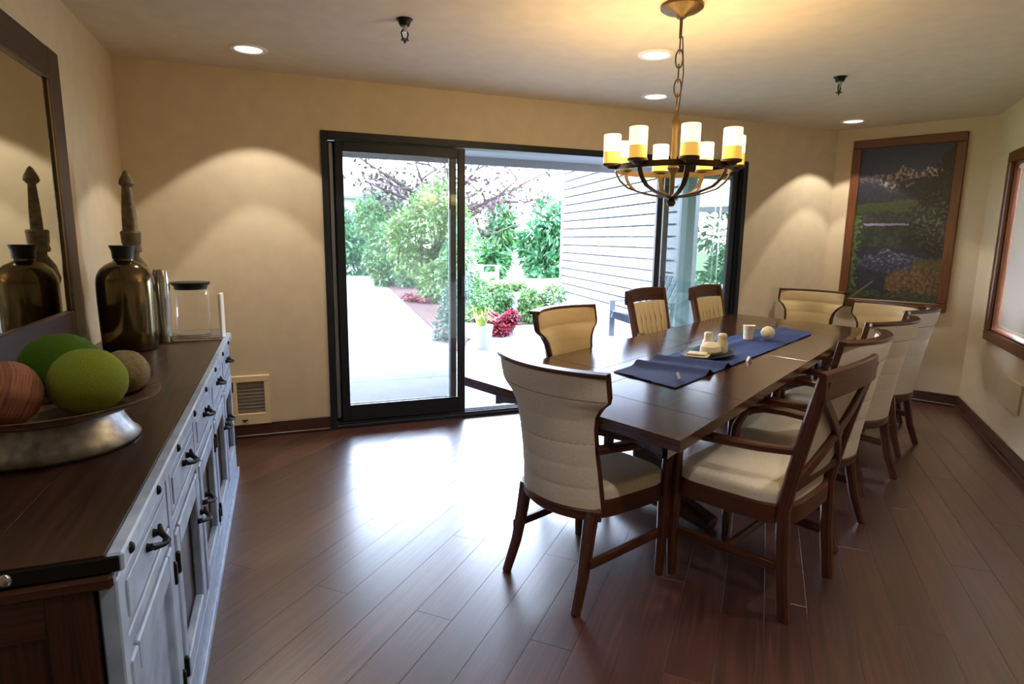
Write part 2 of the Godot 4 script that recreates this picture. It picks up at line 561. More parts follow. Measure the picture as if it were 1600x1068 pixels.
# ---------------------------------------------------------------- the framed print: a mountain above a lake
func picture_print() -> StandardMaterial3D:
	var w := 360
	var h := 660
	var im := Image.create(w, h, false, Image.FORMAT_RGB8)
	var f := FastNoiseLite.new()
	f.seed = 7
	f.frequency = 0.012
	f.fractal_octaves = 5
	var g := FastNoiseLite.new()
	g.seed = 9
	g.frequency = 0.045
	g.fractal_octaves = 5
	g.fractal_gain = 0.65
	for y in h:
		for x in w:
			var u := float(x) / w
			var vv := float(y) / h
			var nz := f.get_noise_2d(x, y)
			var fn := g.get_noise_2d(x, y)
			var col := rgb(34, 44, 74).lerp(rgb(56, 66, 98), clampf(vv * 5.0, 0, 1))
			# snowy ridge, then dark forest below it
			var peak := 0.055 * exp(-pow((u - 0.5) / 0.07, 2.0)) + 0.03 * exp(-pow((u - 0.78) / 0.17, 2.0)) + 0.012 * exp(-pow((u - 0.2) / 0.07, 2.0))
			var ridge := 0.178 - peak + f.get_noise_2d(x * 3.0, 20.0) * 0.02
			if vv > ridge:
				var snow := clampf(0.62 + fn * 1.5 - (vv - ridge) * 5.5, 0, 1) * (0.35 + 0.65 * smoothstep(0.1, 0.3, u))
				col = rgb(44, 44, 58).lerp(rgb(190, 168, 168), snow)
			var wood := 0.235 + 0.07 * exp(-pow((u - 0.4) / 0.12, 2.0)) - 0.03 * smoothstep(0.5, 0.8, u) - 0.04 * smoothstep(0.3, 0.0, u) + nz * 0.04
			if vv > wood: col = rgb(24, 28, 40).lerp(rgb(44, 48, 62), clampf(fn + 0.5, 0, 1))
			if vv > 0.365 - 0.035 * u + nz * 0.012: col = rgb(44, 56, 34).lerp(rgb(60, 76, 42), clampf(fn + 0.5, 0, 1))
			if vv > 0.415 + nz * 0.02: col = rgb(34, 38, 36).lerp(rgb(56, 56, 58), clampf(fn * 1.3 + 0.4, 0, 1))
			if absf(vv - 0.498) < 0.007 + 0.004 * fn and u < 0.64 and u > 0.12 + nz * 0.2: col = rgb(120, 118, 146)
			if vv > 0.508: col = rgb(24, 32, 30).lerp(rgb(50, 62, 42), clampf(fn + 0.35 + nz, 0, 1))
			if vv > 0.64 + nz * 0.03: col = rgb(24, 26, 38).lerp(rgb(40, 44, 62), clampf(fn + 0.5, 0, 1))
			# the ridge mirrored in the lake
			var low := 0.705 - 0.05 * exp(-pow((u - 0.4) / 0.1, 2.0)) + nz * 0.03
			var rx := absf(u - 0.42) / 0.38
			if vv > low and vv < 0.82 - 0.05 * rx and rx < 1.0:
				col = col.lerp(rgb(176, 176, 208), clampf(0.3 + fn * 1.6 - (vv - low) * 4.0, 0, 1) * (1.0 - rx * 0.6))
				col = col.lerp(rgb(62, 64, 90), 0.35)
			# tree along one edge, pale leaves at mid height
			var edge := 0.86 - 0.2 * smoothstep(0.2, 0.45, vv) * smoothstep(0.72, 0.5, vv) - 0.05 * smoothstep(0.1, 0.2, vv)
			if u > edge + fn * 0.16 and vv > 0.01 + (1.0 - u) * 0.5 and vv < 0.72 + nz * 0.1:
				col = rgb(18, 24, 24).lerp(rgb(92, 112, 88), clampf(fn * 1.5 + 0.3 - absf(vv - 0.47) * 2.2, 0, 1))
			# stems at the other edge, straw coloured bush on the shore
			if u < 0.06 + fn * 0.1 and vv > 0.44: col = rgb(44, 62, 34).lerp(rgb(96, 114, 62), clampf(fn * 1.2 + 0.4, 0, 1))
			var shrub := 0.86 - 0.075 * sqrt(maxf(0.0, 1.0 - pow((u - 0.72) / 0.3, 2.0))) + fn * 0.03
			if u > 0.7 and vv > 0.72 + fn * 0.04: col = rgb(62, 56, 34).lerp(rgb(98, 88, 56), clampf(fn + 0.5, 0, 1))
			if vv > shrub and u > 0.42 + nz * 0.1: col = rgb(58, 46, 30).lerp(rgb(118, 90, 56), clampf(fn * 1.3 + 0.5, 0, 1))
			if vv > 0.945 + nz * 0.05: col = rgb(38, 44, 34).lerp(rgb(82, 88, 64), clampf(fn + 0.45, 0, 1))
			if absf((u - 0.06) - (0.985 - vv) * 2.0) < 0.016 and vv > 0.875: col = rgb(96, 102, 78)
			im.set_pixel(x, y, col)
	return tex_mat(ImageTexture.create_from_image(im), 0.4)

# ================================================================ scene
func _ready() -> void:
	rng.seed = 20240611
	set_view_and_light()
	make_materials()
	build_room()
	build_door()
	build_window_and_picture()
	build_outside()
	build_table()
	build_chairs()
	build_sideboard()
	build_mirror()
	build_on_sideboard()
	build_on_table()
	build_chandelier()
	build_ceiling_fittings()
	build_vent()

func set_view_and_light() -> void:
	var cam := Camera3D.new()
	cam.name = "camera"
	add_child(cam)
	cam.position = Vector3(0.883, 1.388, 4.446)
	cam.rotation_degrees = Vector3(-9.591, -21.019, 0.821)
	cam.fov = 59.03
	cam.near = 0.05
	cam.far = 200.0
	cam.current = true
	var env := Environment.new()
	env.tonemap_mode = Environment.TONE_MAPPER_LINEAR
	env.tonemap_exposure = 1.0
	env.background_mode = Environment.BG_SKY
	var sm := ProceduralSkyMaterial.new()
	sm.sky_top_color = rgb(196, 214, 244)
	sm.sky_horizon_color = rgb(236, 242, 252)
	sm.ground_horizon_color = rgb(230, 232, 232)
	sm.ground_bottom_color = rgb(150, 150, 150)
	sm.sky_energy_multiplier = 4.4
	sm.ground_energy_multiplier = 3.0
	var sky := Sky.new()
	sky.sky_material = sm
	env.sky = sky
	env.sdfgi_enabled = true
	env.ssao_enabled = true
	env.ssil_enabled = true
	var we := WorldEnvironment.new()
	we.name = "world"
	we.environment = env
	add_child(we)
	var sun := DirectionalLight3D.new()
	sun.name = "sun"
	add_child(sun)
	sun.look_at_from_position(Vector3(-6, 11, -3.0), Vector3.ZERO)
	sun.light_color = rgb(255, 248, 236)
	sun.light_energy = 1.6
	sun.light_angular_distance = 0.6
	sun.shadow_enabled = true

func wall_box(b: MB, p: Vector2, q: Vector2, y0: float, y1: float, thick := 0.15) -> void:
	# wall between two floor points, thickness on the side away from the room
	var d := (q - p).normalized()
	var o := Vector2(d.y, -d.x)
	if o.dot((p + q) / 2.0 - Vector2(2.6, 2.4)) < 0: o = -o
	var m := (p + q) / 2.0 + o * thick / 2.0
	var x := Vector3(d.x, 0, d.y)
	b.box(Vector3(m.x, (y0 + y1) / 2.0, m.y), Vector3((q - p).length(), y1 - y0, thick), 0.0, Basis(x, Vector3.UP, x.cross(Vector3.UP)))

func base_run(b: MB, p: Vector2, q: Vector2) -> void:
	var d := (q - p).normalized()
	var o := Vector2(d.y, -d.x)
	if o.dot((p + q) / 2.0 - Vector2(2.6, 2.4)) > 0: o = -o
	var x := Vector3(d.x, 0, d.y)
	var bs := Basis(x, Vector3.UP, x.cross(Vector3.UP))
	var m := (p + q) / 2.0 + o * 0.007
	b.box(Vector3(m.x, 0.052, m.y), Vector3((q - p).length(), 0.104, 0.014), 0.004, bs)
	m = (p + q) / 2.0 + o * 0.02
	b.box(Vector3(m.x, 0.011, m.y), Vector3((q - p).length(), 0.022, 0.014), 0.005, bs)

func build_room() -> void:
	# floor: diagonal planks over a dark underlay
	var fl := struct_node("floor", "dark reddish brown wood plank floor laid diagonally")
	var room := PackedVector2Array(ROOM)
	var under := MB.new()
	under.prism(room, -0.14, -0.0125)
	part("underlay", under, M.subfloor, fl)
	var d := Vector2(0.69, -0.724).normalized()
	var s := Vector2(-d.y, d.x)
	var wide := 0.152
	var long := 1.75
	var row := -2
	while row * wide < 10.0:
		var start := -5.0 + fposmod(row * 0.67, 1.0) * long
		while start < 7.0:
			var a := d * start + s * (row * wide)
			var gap := 0.0004
			var poly := PackedVector2Array([a + d * gap + s * gap, a + d * (long - gap) + s * gap, a + d * (long - gap) + s * (wide - gap), a + d * gap + s * (wide - gap)])
			for cut in Geometry2D.intersect_polygons(poly, room):
				var b := MB.new()
				b.prism(cut, -0.0125, 0.0, d, Vector2(rng.randf() * 5.0, rng.randf() * 3.0), 0.0006)
				part("plank", b, M.floor[rng.randi() % 5], fl)
			start += long
		row += 1
	# ceiling
	var ce := MB.new()
	var outer := PackedVector2Array([Vector2(-0.15, -0.15), Vector2(5.95, -0.15), Vector2(6.55, 1.08), Vector2(4.65, 2.9), Vector2(4.65, 6.15), Vector2(-0.15, 6.15)])
	ce.prism(outer, CEIL, CEIL + 0.15)
	struct("ceiling", ce, M.ceiling, "smooth cream plaster ceiling")
	# walls
	var b := MB.new()
	wall_box(b, Vector2(0, -0.15), Vector2(0, 6.15), -0.14, CEIL)
	struct("wall_left", b, M.wall, "tan plaster wall behind the sideboard and mirror")
	b = MB.new()
	wall_box(b, Vector2(0, 0), Vector2(1.18, 0), -0.14, CEIL)
	wall_box(b, Vector2(4.81, 0), Vector2(5.92, 0), -0.14, CEIL)
	wall_box(b, Vector2(1.18, 0), Vector2(4.81, 0), 2.1, CEIL)
	struct("wall_back", b, M.wall, "tan plaster wall around the sliding door")
	b = MB.new()
	wall_box(b, WA, WB + (WB - WA).normalized() * 0.14, -0.14, CEIL)
	struct("wall_angled", b, M.wall, "tan plaster wall carrying the large framed picture")
	b = MB.new()
	var w3 := (WC - WB).normalized()
	var s0 := 0.66
	var s1 := 1.75
	wall_box(b, WB, WB + w3 * s0, -0.14, CEIL)
	wall_box(b, WB + w3 * s1, WC, -0.14, CEIL)
	wall_box(b, WB + w3 * s0, WB + w3 * s1, -0.14, 0.76)
	wall_box(b, WB + w3 * s0, WB + w3 * s1, 2.0, CEIL)
	struct("wall_right", b, M.wall, "pale plaster wall around the shaded window")
	b = MB.new()
	wall_box(b, WC, Vector2(4.47, 6.15), -0.14, CEIL)
	struct("wall_right_rear", b, M.wall)
	b = MB.new()
	wall_box(b, Vector2(0, 6.0), Vector2(4.62, 6.0), -0.14, CEIL)
	struct("wall_front", b, M.wall)
	# baseboards
	for r in [["baseboard_back", Vector2(0, 0), Vector2(1.178, 0)], ["baseboard_back_right", Vector2(4.812, 0), WA], ["baseboard_angled", WA, WB], ["baseboard_right", WB, WC], ["baseboard_left", Vector2(0, 0), Vector2(0, 6)]]:
		b = MB.new()
		base_run(b, r[1], r[2])
		struct(r[0], b, M.base_wood, "dark brown wooden baseboard")

# ---------------------------------------------------------------- sliding door
func door_panel(parent: Node, called: String, x0: float, x1: float, z: float, glass: Material, grey := false) -> void:
	var y0 := 0.045
	var y1 := 2.045
	var st := 0.055
	var th := 0.034
	var p := MeshInstance3D.new()
	var b := MB.new()
	b.box(Vector3((x0 + x1) / 2, y0 + 0.06, z), Vector3(x1 - x0 - 2 * st, 0.12, th), 0.003)
	p = part(called, b, M.frame_dark, parent)
	part("top_rail", bx(Vector3((x0 + x1) / 2, y1 - 0.035, z), Vector3(x1 - x0 - 2 * st, 0.07, th), 0.003), M.frame_dark, p)
	for x in [x0 + st / 2, x1 - st / 2]:
		part("stile", bx(Vector3(x, (y0 + y1) / 2, z), Vector3(st, y1 - y0, th), 0.003), M.frame_dark, p)
	part("pane", bx(Vector3((x0 + x1) / 2, (y0 + 0.12 + y1 - 0.07) / 2, z), Vector3(x1 - x0 - 2 * st, y1 - y0 - 0.19, 0.006)), glass, p)

func build_door() -> void:
	var o := struct_node("door_1", "wide dark framed glass sliding door standing open in the middle")
	var x0 := 1.18
	var x1 := 4.81
	part("jamb", bx(Vector3(x0 + 0.022, 1.05, -0.045), Vector3(0.044, 2.1, 0.13), 0.003), M.frame_dark, o)
	part("jamb", bx(Vector3(x1 - 0.022, 1.05, -0.045), Vector3(0.044, 2.1, 0.13), 0.003), M.frame_dark, o)
	part("head", bx(Vector3((x0 + x1) / 2, 2.075, -0.045), Vector3(x1 - x0 - 0.088, 0.05, 0.13), 0.003), M.frame_dark, o)
	var s := bx(Vector3((x0 + x1) / 2, 0.012, -0.05), Vector3(x1 - x0 - 0.088, 0.03, 0.14), 0.003)
	for z in [-0.095, -0.05, -0.005]:
		s.box(Vector3((x0 + x1) / 2, 0.033, z), Vector3(x1 - x0 - 0.1, 0.014, 0.008), 0.001)
	part("track", s, M.frame_dark, o)
	door_panel(o, "fixed_sash", x0 + 0.044, 2.15, -0.08, M.glass_smoke)
	door_panel(o, "sliding_sash", x0 + 0.09, 2.205, -0.03, M.glass)
	door_panel(o, "fixed_sash", 4.0, x1 - 0.044, -0.08, M.glass_teal)
	door_panel(o, "sliding_sash", 3.9, x1 - 0.08, -0.03, M.glass)
	# bright weather strips beside the stiles
	part("weather_strip", bx(Vector3(x0 + 0.066, 1.05, -0.045), Vector3(0.026, 1.96, 0.012), 0.002), M.frame_grey, o)
	part("weather_strip", bx(Vector3(2.094, 0.86, -0.055), Vector3(0.012, 1.5, 0.01), 0.002), M.frame_grey, o)
	var h := MB.new()
	h.tube([Vector3(2.178, 0.95, -0.008), Vector3(2.178, 0.96, 0.028), Vector3(2.178, 1.1, 0.028), Vector3(2.178, 1.11, -0.008)], [0.008], 8)
	part("handle", h, M.frame_dark, o)

# ---------------------------------------------------------------- picture and shaded window
func on_wall(p: Vector2, dir: Vector2, s: float, y: float, out: float) -> Vector3:
	var q := p + dir * s
	var o := Vector2(dir.y, -dir.x)
	if o.dot(q - Vector2(2.6, 2.4)) > 0: o = -o
	return Vector3(q.x + o.x * out, y, q.y + o.y * out)

func wall_frame(parent: Node, p: Vector2, dir: Vector2, s0: float, s1: float, y0: float, y1: float, w: float, depth: float, m: Material, called: String) -> void:
	var x := Vector3(dir.x, 0, dir.y)
	var bs := Basis(x, Vector3.UP, x.cross(Vector3.UP))
	for k in [[(s0 + s1) / 2, y1 - w / 2, s1 - s0, w], [(s0 + s1) / 2, y0 + w / 2, s1 - s0, w], [s0 + w / 2, (y0 + y1) / 2, w, y1 - y0 - 2 * w], [s1 - w / 2, (y0 + y1) / 2, w, y1 - y0 - 2 * w]]:
		var b := MB.new()
		b.box(Vector3.ZERO, Vector3(k[2], k[3], depth), 0.006, bs)
		part(called, b, m, parent, on_wall(p, dir, k[0], k[1], depth / 2) - (parent as Node3D).position)

func build_window_and_picture() -> void:
	var d := (WB - WA).normalized()
	var at := on_wall(WA, d, 0.58, 0.80, 0.0)
	var pic := thing("framed_picture", "large brown framed picture of a snowy mountain above a lake", "picture", at)
	wall_frame(pic, WA, d, 0.15, 1.01, 0.815, 2.33, 0.075, 0.035, M.frame_wood, "frame_side")
	var x := Vector3(d.x, 0, d.y)
	var nn := x.cross(Vector3.UP)
	if nn.dot(Vector3(1, 0, -1)) > 0: nn = -nn
	var b := MB.new()
	var ctr := on_wall(WA, d, 0.58, 1.5725, 0.012) - at
	var hx := x * 0.357
	var hy := Vector3.UP * 0.684
	var sx := 1.0 if x.cross(Vector3.UP).dot(nn) > 0 else -1.0
	b.quad(ctr - hx - hy, ctr + hx - hy, ctr + hx + hy, ctr - hx + hy, nn, Vector2(0, 1), Vector2(1, 1), Vector2(1, 0), Vector2(0, 0))
	part("print", b, M.print, pic)
	b = MB.new()
	b.box(on_wall(WA, d, 0.58, 1.5725, 0.005) - at, Vector3(0.72, 1.37, 0.01), 0.0, Basis(x, Vector3.UP, x.cross(Vector3.UP)))
	part("backing", b, M.black, pic)
	var ft := MB.new()
	ft.box(on_wall(WA, d, 0.58, 0.775, 0.004) - at, Vector3(0.84, 0.07, 0.008), 0.003, Basis(x, Vector3.UP, x.cross(Vector3.UP)))
	struct("trim_1", shifted(ft, at), M.wall, "narrow plaster-coloured trim below the framed picture")
	# window
	var w3 := (WC - WB).normalized()
	var wn := struct_node("window_1", "window with brown wooden casing")
	wall_frame(wn, WB, w3, 0.59, 1.82, 0.69, 2.07, 0.075, 0.03, M.frame_wood, "casing")
	var xw := Vector3(w3.x, 0, w3.y)
	var bs := Basis(xw, Vector3.UP, xw.cross(Vector3.UP))
	for k in [[0.665, 1.38, 0.02, 1.24], [1.745, 1.38, 0.02, 1.24], [1.205, 0.765, 1.1, 0.02], [1.205, 1.995, 1.1, 0.02]]:
		b = MB.new()
		b.box(on_wall(WB, w3, k[0], k[1], -0.075), Vector3(k[2], k[3], 0.15), 0.0, bs)
		part("reveal", b, M.frame_wood, wn)
	b = MB.new()
	b.box(on_wall(WB, w3, 1.205, 1.38, -0.1), Vector3(1.08, 1.23, 0.006), 0.0, bs)
	part("pane", b, M.glass, wn)
	var sh := thing("roller_shade", "white roller shade pulled down over the brown cased window", "shade", on_wall(WB, w3, 1.205, 0.79, -0.04))
	b = MB.new()
	b.box(Vector3(0, 0.58, 0), Vector3(1.03, 1.14, 0.003), 0.0, bs)
	part("cloth", b, M.shade_cloth, sh)
	b = MB.new()
	b.tube([Vector3(0, 1.17, 0) - xw * 0.52, Vector3(0, 1.17, 0) + xw * 0.52], [0.02], 14)
	part("roller", b, M.trim_white, sh)
	b = MB.new()
	b.box(Vector3(0, 0.012, 0), Vector3(1.03, 0.024, 0.012), 0.003, bs)
	part("hem_bar", b, M.trim_white, sh)
	b = MB.new()
	b.box(Vector3.ZERO, Vector3(0.3, 0.2, 0.014), 0.004, bs)
	single("wall_cover_plate", b, M.wall, "cream cover plate low on the wall under the shaded window", "cover plate", on_wall(WB, w3, 1.42, 0.43, 0.007))

func shifted(b: MB, by: Vector3) -> MB:
	for i in b.v.size(): b.v[i] += by
	return b

# ---------------------------------------------------------------- outdoors
func foliage(at: Vector3, half: Vector3, count: int, leaf: float, cols: Array, narrow := 0.5, lumps := 6) -> MB:
	# leaves gathered in lumps that fill a rounded crown
	var b := MB.new()
	b.use_color = true
	var cs := []
	for k in lumps:
		var dk := Vector2(rng.randfn(), rng.randfn()).limit_length(1.0) * 0.62
		var d := Vector3(dk.x, lerpf(-0.82, 0.6, (k + 0.5) / lumps), dk.y)
		cs.append([d, rng.randf_range(0.34, 0.52)])
	for i in count:
		var cl: Array = cs[rng.randi() % lumps]
		var d := Vector3(rng.randfn(), rng.randfn(), rng.randfn()).normalized()
		var p: Vector3 = at + (cl[0] + d * cl[1] * sqrt(rng.randf_range(0.35, 1.0))) * half
		if p.y < at.y - half.y: p.y = at.y - half.y + rng.randf() * 0.1
		var ax := (d + Vector3(rng.randfn(), rng.randfn(), rng.randfn()) * 0.7).normalized()
		var up := Vector3(rng.randfn() * 0.5, 1, rng.randfn() * 0.5)
		var sd := ax.cross(up).normalized()
		var dn := sd.cross(ax).normalized()
		var L := leaf * rng.randf_range(0.7, 1.3)
		var W := L * narrow
		b.col = cols[rng.randi() % cols.size()]
		var tip := p + ax * L - dn * L * 0.15
		var l := p + ax * L * 0.45 + sd * W * 0.5 + dn * W * 0.2
		var r := p + ax * L * 0.45 - sd * W * 0.5 + dn * W * 0.2
		b.tri(p, l, tip, (dn + sd * 0.4).normalized(), dn, dn)
		b.tri(p, tip, r, (dn - sd * 0.4).normalized(), dn, dn)
	return b

func bush(called: String, label: String, at: Vector3, half: Vector3, count: int, leaf: float, cols: Array, narrow := 0.5, lumps := 6, group := "") -> Node3D:
	var o := thing(called, label, "shrub" if called != "tree" else "tree", at, 0.0, group)
	part("foliage", foliage(Vector3(0, half.y, 0), half, count, leaf, cols, narrow, lumps), M.leaf, o)
	var st := MB.new()
	for k in 5:
		var e := Vector3(rng.randf_range(-0.5, 0.5) * half.x, half.y * rng.randf_range(0.9, 1.5), rng.randf_range(-0.5, 0.5) * half.z)
		var s := Vector3(e.x * 0.15, -0.02, e.z * 0.15)
		st.tube([s, s.lerp(e, 0.5) + Vector3(0, 0.05, 0), e], [0.02 * half.y, 0.014 * half.y, 0.006 * half.y], 6)
	part("stems", st, M.bark, o)
	return o

func slab(b: MB, pts: Array, y0: float, y1: float) -> void:
	var p := PackedVector2Array()
	for q in pts: p.append(q)
	b.prism(p, y0, y1)

func adirondack(called: String, label: String, m: Material, at: Vector3, turn: float, size := 1.0) -> Node3D:
	var o := thing(called, label, "chair", at, turn)
	o.scale = Vector3.ONE * size
	for k in 6:
		var x := (k - 2.5) * 0.092
		var b := MB.new()
		b.beam(Vector3(x * 0.9, 0.2, 0.2), Vector3(x * 1.25, 0.95 - absf(k - 2.5) * 0.03, 0.52), 0.08, 0.018)
		part("back_slat", b, m, o)
	for k in 5:
		var b := MB.new()
		b.beam(Vector3(-0.26, 0.38 - k * 0.035, -0.28 + k * 0.11), Vector3(0.26, 0.38 - k * 0.035, -0.28 + k * 0.11), 0.095, 0.018, Vector3(0, -0.3, 1))
		part("seat_slat", b, m, o)
	for s in [-1.0, 1.0]:
		var b := MB.new()
		b.box(Vector3(s * 0.33, 0.545, 0.02), Vector3(0.13, 0.022, 0.76), 0.006)
		part("arm", b, m, o)
		b = MB.new()
		b.beam(Vector3(s * 0.3, 0, -0.3), Vector3(s * 0.3, 0.535, -0.3), 0.025, 0.1)
		part("front_leg", b, m, o)
		b = MB.new()
		b.beam(Vector3(s * 0.275, 0.34, -0.32), Vector3(s * 0.275, 0.04, 0.62), 0.025, 0.11)
		part("side_rail", b, m, o)
		b = MB.new()
		b.beam(Vector3(s * 0.3, 0.14, 0.33), Vector3(s * 0.3, 0.54, 0.37), 0.025, 0.06)
		part("rear_leg", b, m, o)
	return o

func build_outside() -> void:
	var g := -0.05
	# ground
	var b := MB.new()
	slab(b, [Vector2(-60, -0.16), Vector2(60, -0.16), Vector2(60, -110), Vector2(-60, -110)], -0.6, g - 0.03)
	struct("ground", b, M.grass, "pale green lawn around the patio")
	var path := struct_node("path", "pale concrete walkway leading away from the door")
	var z := -0.16
	while z > -34.0:
		var z2 := z - 1.5
		var xr := 2.72 - z * 0.083
		var xr2 := 2.72 - z2 * 0.083
		b = MB.new()
		var off := maxf(0.0, (-z - 12.0) * 0.02)
		slab(b, [Vector2(0.2 - z * 0.083 + off, z), Vector2(xr + off, z), Vector2(xr2 + off, z2 + 0.008), Vector2(0.2 - z2 * 0.083 + off, z2 + 0.008)], -0.3, g)
		part("paving_slab", b, M.concrete, path)
		z = z2
	var pat := struct_node("pavement_patio", "bright concrete patio beside the house")
	for zz in [[-0.16, -2.4], [-2.4, -5.2], [-5.2, -8.6], [-8.6, -13.4]]:
		for xx in [0, 1, 2]:
			var xl: float = [2.72 - zz[0] * 0.083 + 0.006, 5.2, 8.0][xx]
			var xl2: float = [2.72 - zz[1] * 0.083 + 0.006, 5.2, 8.0][xx]
			var xr: float = [5.193, 7.993, 13.0][xx]
			b = MB.new()
			slab(b, [Vector2(xl, zz[0]), Vector2(xr, zz[0]), Vector2(xr, zz[1] + 0.008), Vector2(xl2, zz[1] + 0.008)], -0.3, g)
			part("paving_slab", b, M.concrete, pat)
	b = MB.new()
	slab(b, [Vector2(2.96, -2.75), Vector2(3.35, -3.75), Vector2(4.3, -4.9), Vector2(5.5, -5.4), Vector2(5.4, -7.4), Vector2(5.6, -20), Vector2(4.5, -20), Vector2(3.68, -11.4)], -0.2, g + 0.03)
	struct("ground_bed", b, M.mulch, "brown mulch bed between walkway and patio")
	# roof overhang and its post
	b = MB.new()
	b.box(Vector3(4, 2.42, -1.38), Vector3(14, 0.16, 2.46), 0.0)
	b.box(Vector3(4, 2.37, -2.58), Vector3(14, 0.24, 0.06), 0.004)
	struct("roof_overhang", b, M.soffit, "grey underside of the roof overhang outside the door")
	b = MB.new()
	b.box(Vector3(0, 1.12, 0), Vector3(0.13, 2.34, 0.13), 0.006)
	b.box(Vector3(0, 0.06, 0), Vector3(0.17, 0.14, 0.17), 0.006)
	single("porch_post", b, M.adk_grey, "grey porch post holding up the roof overhang outside", "post", Vector3(5.97, g, -2.35))
	# lap siding on the neighbouring wing
	var sw := struct_node("wall_siding", "white lap siding wall of the next wing of the house")
	var A := Vector3(7.93, 0, -10.2)
	var B := Vector3(7.05, 0, -4.0)
	var dir := (B - A).normalized()
	var nrm := Vector3(-dir.z, 0, dir.x)
	if nrm.x > 0: nrm = -nrm
	var mid := (A + B) / 2
	var bs := Basis(dir, Vector3.UP, dir.cross(Vector3.UP))
	b = MB.new()
	b.box(mid - nrm * 0.24 + Vector3(0, 1.85, 0), Vector3((B - A).length(), 3.8, 0.2), 0.0, bs)
	part("sheathing", b, M.siding, sw)
	for k in 19:
		b = MB.new()
		var y := g - 0.07 + k * 0.2
		var tilt := bs * Basis(Vector3.RIGHT, -0.075 if bs.z.dot(nrm) > 0 else 0.075)
		b.box(mid + nrm * 0.028 + Vector3(0, y + 0.1, 0), Vector3((B - A).length(), 0.17, 0.03), 0.0, tilt)
		part("siding_board", b, M.siding, sw)
	for e in [A - dir * 0.04, B + dir * 0.04]:
		b = MB.new()
		b.box(e - nrm * 0.11 + Vector3(0, 1.85, 0), Vector3(0.1, 3.8, 0.34), 0.004, bs)
		part("corner_board", b, M.siding, sw)
	b = MB.new()
	var ds := A + nrm * 0.09 + dir * 0.12
	b.tube([ds + Vector3(0, 0.75, 0), ds + Vector3(0, 0.42, 0), ds + Vector3(0, 0.25, 0) + nrm * 0.1, ds + Vector3(0, 0.0, 0) + nrm * 0.42], [0.022], 8)
	single("hose_pipe", b, M.adk_grey, "thin grey pipe curving from the foot of the siding corner", "pipe")
	# planting; colours are linear base colours
	var mint := [Color(0.06, 0.2, 0.09), Color(0.1, 0.26, 0.11), Color(0.045, 0.15, 0.07), Color(0.14, 0.28, 0.14)]
	var lime := [Color(0.15, 0.27, 0.07), Color(0.1, 0.22, 0.05), Color(0.2, 0.31, 0.12), Color(0.24, 0.28, 0.15)]
	var silver := [Color(0.15, 0.24, 0.18), Color(0.1, 0.18, 0.13), Color(0.24, 0.3, 0.26), Color(0.08, 0.16, 0.1)]
	var deep := [Color(0.035, 0.1, 0.035), Color(0.06, 0.16, 0.04), Color(0.09, 0.2, 0.05)]
	var rust := [Color(0.09, 0.045, 0.05), Color(0.13, 0.07, 0.08), Color(0.08, 0.06, 0.06), Color(0.1, 0.13, 0.06)]
	bush("shrub", "tall yellow green shrub in the middle of the bed beside the walkway", Vector3(4.3, g, -9.6), Vector3(1.0, 1.45, 1.2), 6500, 0.13, lime, 0.55, 9)
	bush("shrub", "bushy mint green shrub bordering the far bend of the walkway", Vector3(3.95, g, -13.8), Vector3(0.95, 1.35, 1.5), 5500, 0.15, mint + lime, 0.55, 8)
	bush("shrub", "large blue green bush at the far end of the walkway", Vector3(3.9, g, -20.5), Vector3(2.1, 1.7, 1.6), 6000, 0.2, mint, 0.55, 9)
	bush("shrub", "silvery small leaved shrub just outside the left sliding panel", Vector3(3.17, g, -3.9), Vector3(0.3, 0.52, 0.36), 2600, 0.055, silver, 0.6, 8)
	bush("shrub", "light green rounded shrub behind the silvery one", Vector3(4.05, g, -7.0), Vector3(0.6, 1.0, 0.9), 4000, 0.085, lime + mint, 0.55, 8)
	bush("hedge_plant", "dark green clipped hedge behind the flower pot", Vector3(4.2, g, -5.5), Vector3(0.55, 0.31, 0.3), 2600, 0.06, deep, 0.55, 8)
	bush("hedge_plant", "bright green spiky shrub right of the red flowers", Vector3(5.15, g, -5.3), Vector3(0.42, 0.34, 0.35), 1800, 0.12, lime + deep, 0.25, 7)
	bush("ground_cover", "low pink red flowers at the foot of the walkway shrubs", Vector3(3.72, g, -9.0), Vector3(0.25, 0.1, 0.7), 700, 0.07, [Color(0.3, 0.05, 0.07), Color(0.24, 0.09, 0.09), Color(0.34, 0.14, 0.15)], 0.7, 5)
	bush("low_hedge", "low green hedge strip across the far side of the patio", Vector3(6.6, g, -11.6), Vector3(1.0, 0.14, 0.3), 1800, 0.1, lime, 0.5, 10)
	bush("shrub", "broad leaved green shrub beyond the patio near the white garden chair", Vector3(8.3, g, -17.5), Vector3(1.0, 1.45, 1.0), 1700, 0.38, mint + deep, 0.35, 7)
	bush("shrub", "broad leaved green shrub beyond the patio next to the siding corner", Vector3(11.0, g, -18), Vector3(1.2, 1.5, 1.0), 1700, 0.42, mint, 0.35, 7)
	bush("shrub", "dark leafy shrub behind the patio between the broad leaved ones", Vector3(9.7, g, -21.6), Vector3(1.1, 1.1, 0.9), 1800, 0.25, deep + mint, 0.5, 7)
	bush("shrub", "tall green hedge behind the garden umbrella", Vector3(12.5, g, -7.6), Vector3(2.6, 1.2, 0.8), 3200, 0.2, mint + deep, 0.5, 12)
	# red leaved tree with bare dark branches
	var tr := thing("tree", "bare branched tree with sparse rusty leaves beyond the patio", "tree", Vector3(5.9, g, -14.5))
	b = MB.new()
	b.tube([Vector3.ZERO, Vector3(0.1, 0.9, 0), Vector3(-0.05, 1.8, 0.1), Vector3(0.1, 2.6, 0)], [0.13, 0.1, 0.08, 0.07], 8)
	part("trunk", b, M.bark, tr)
	var limb_ends := []
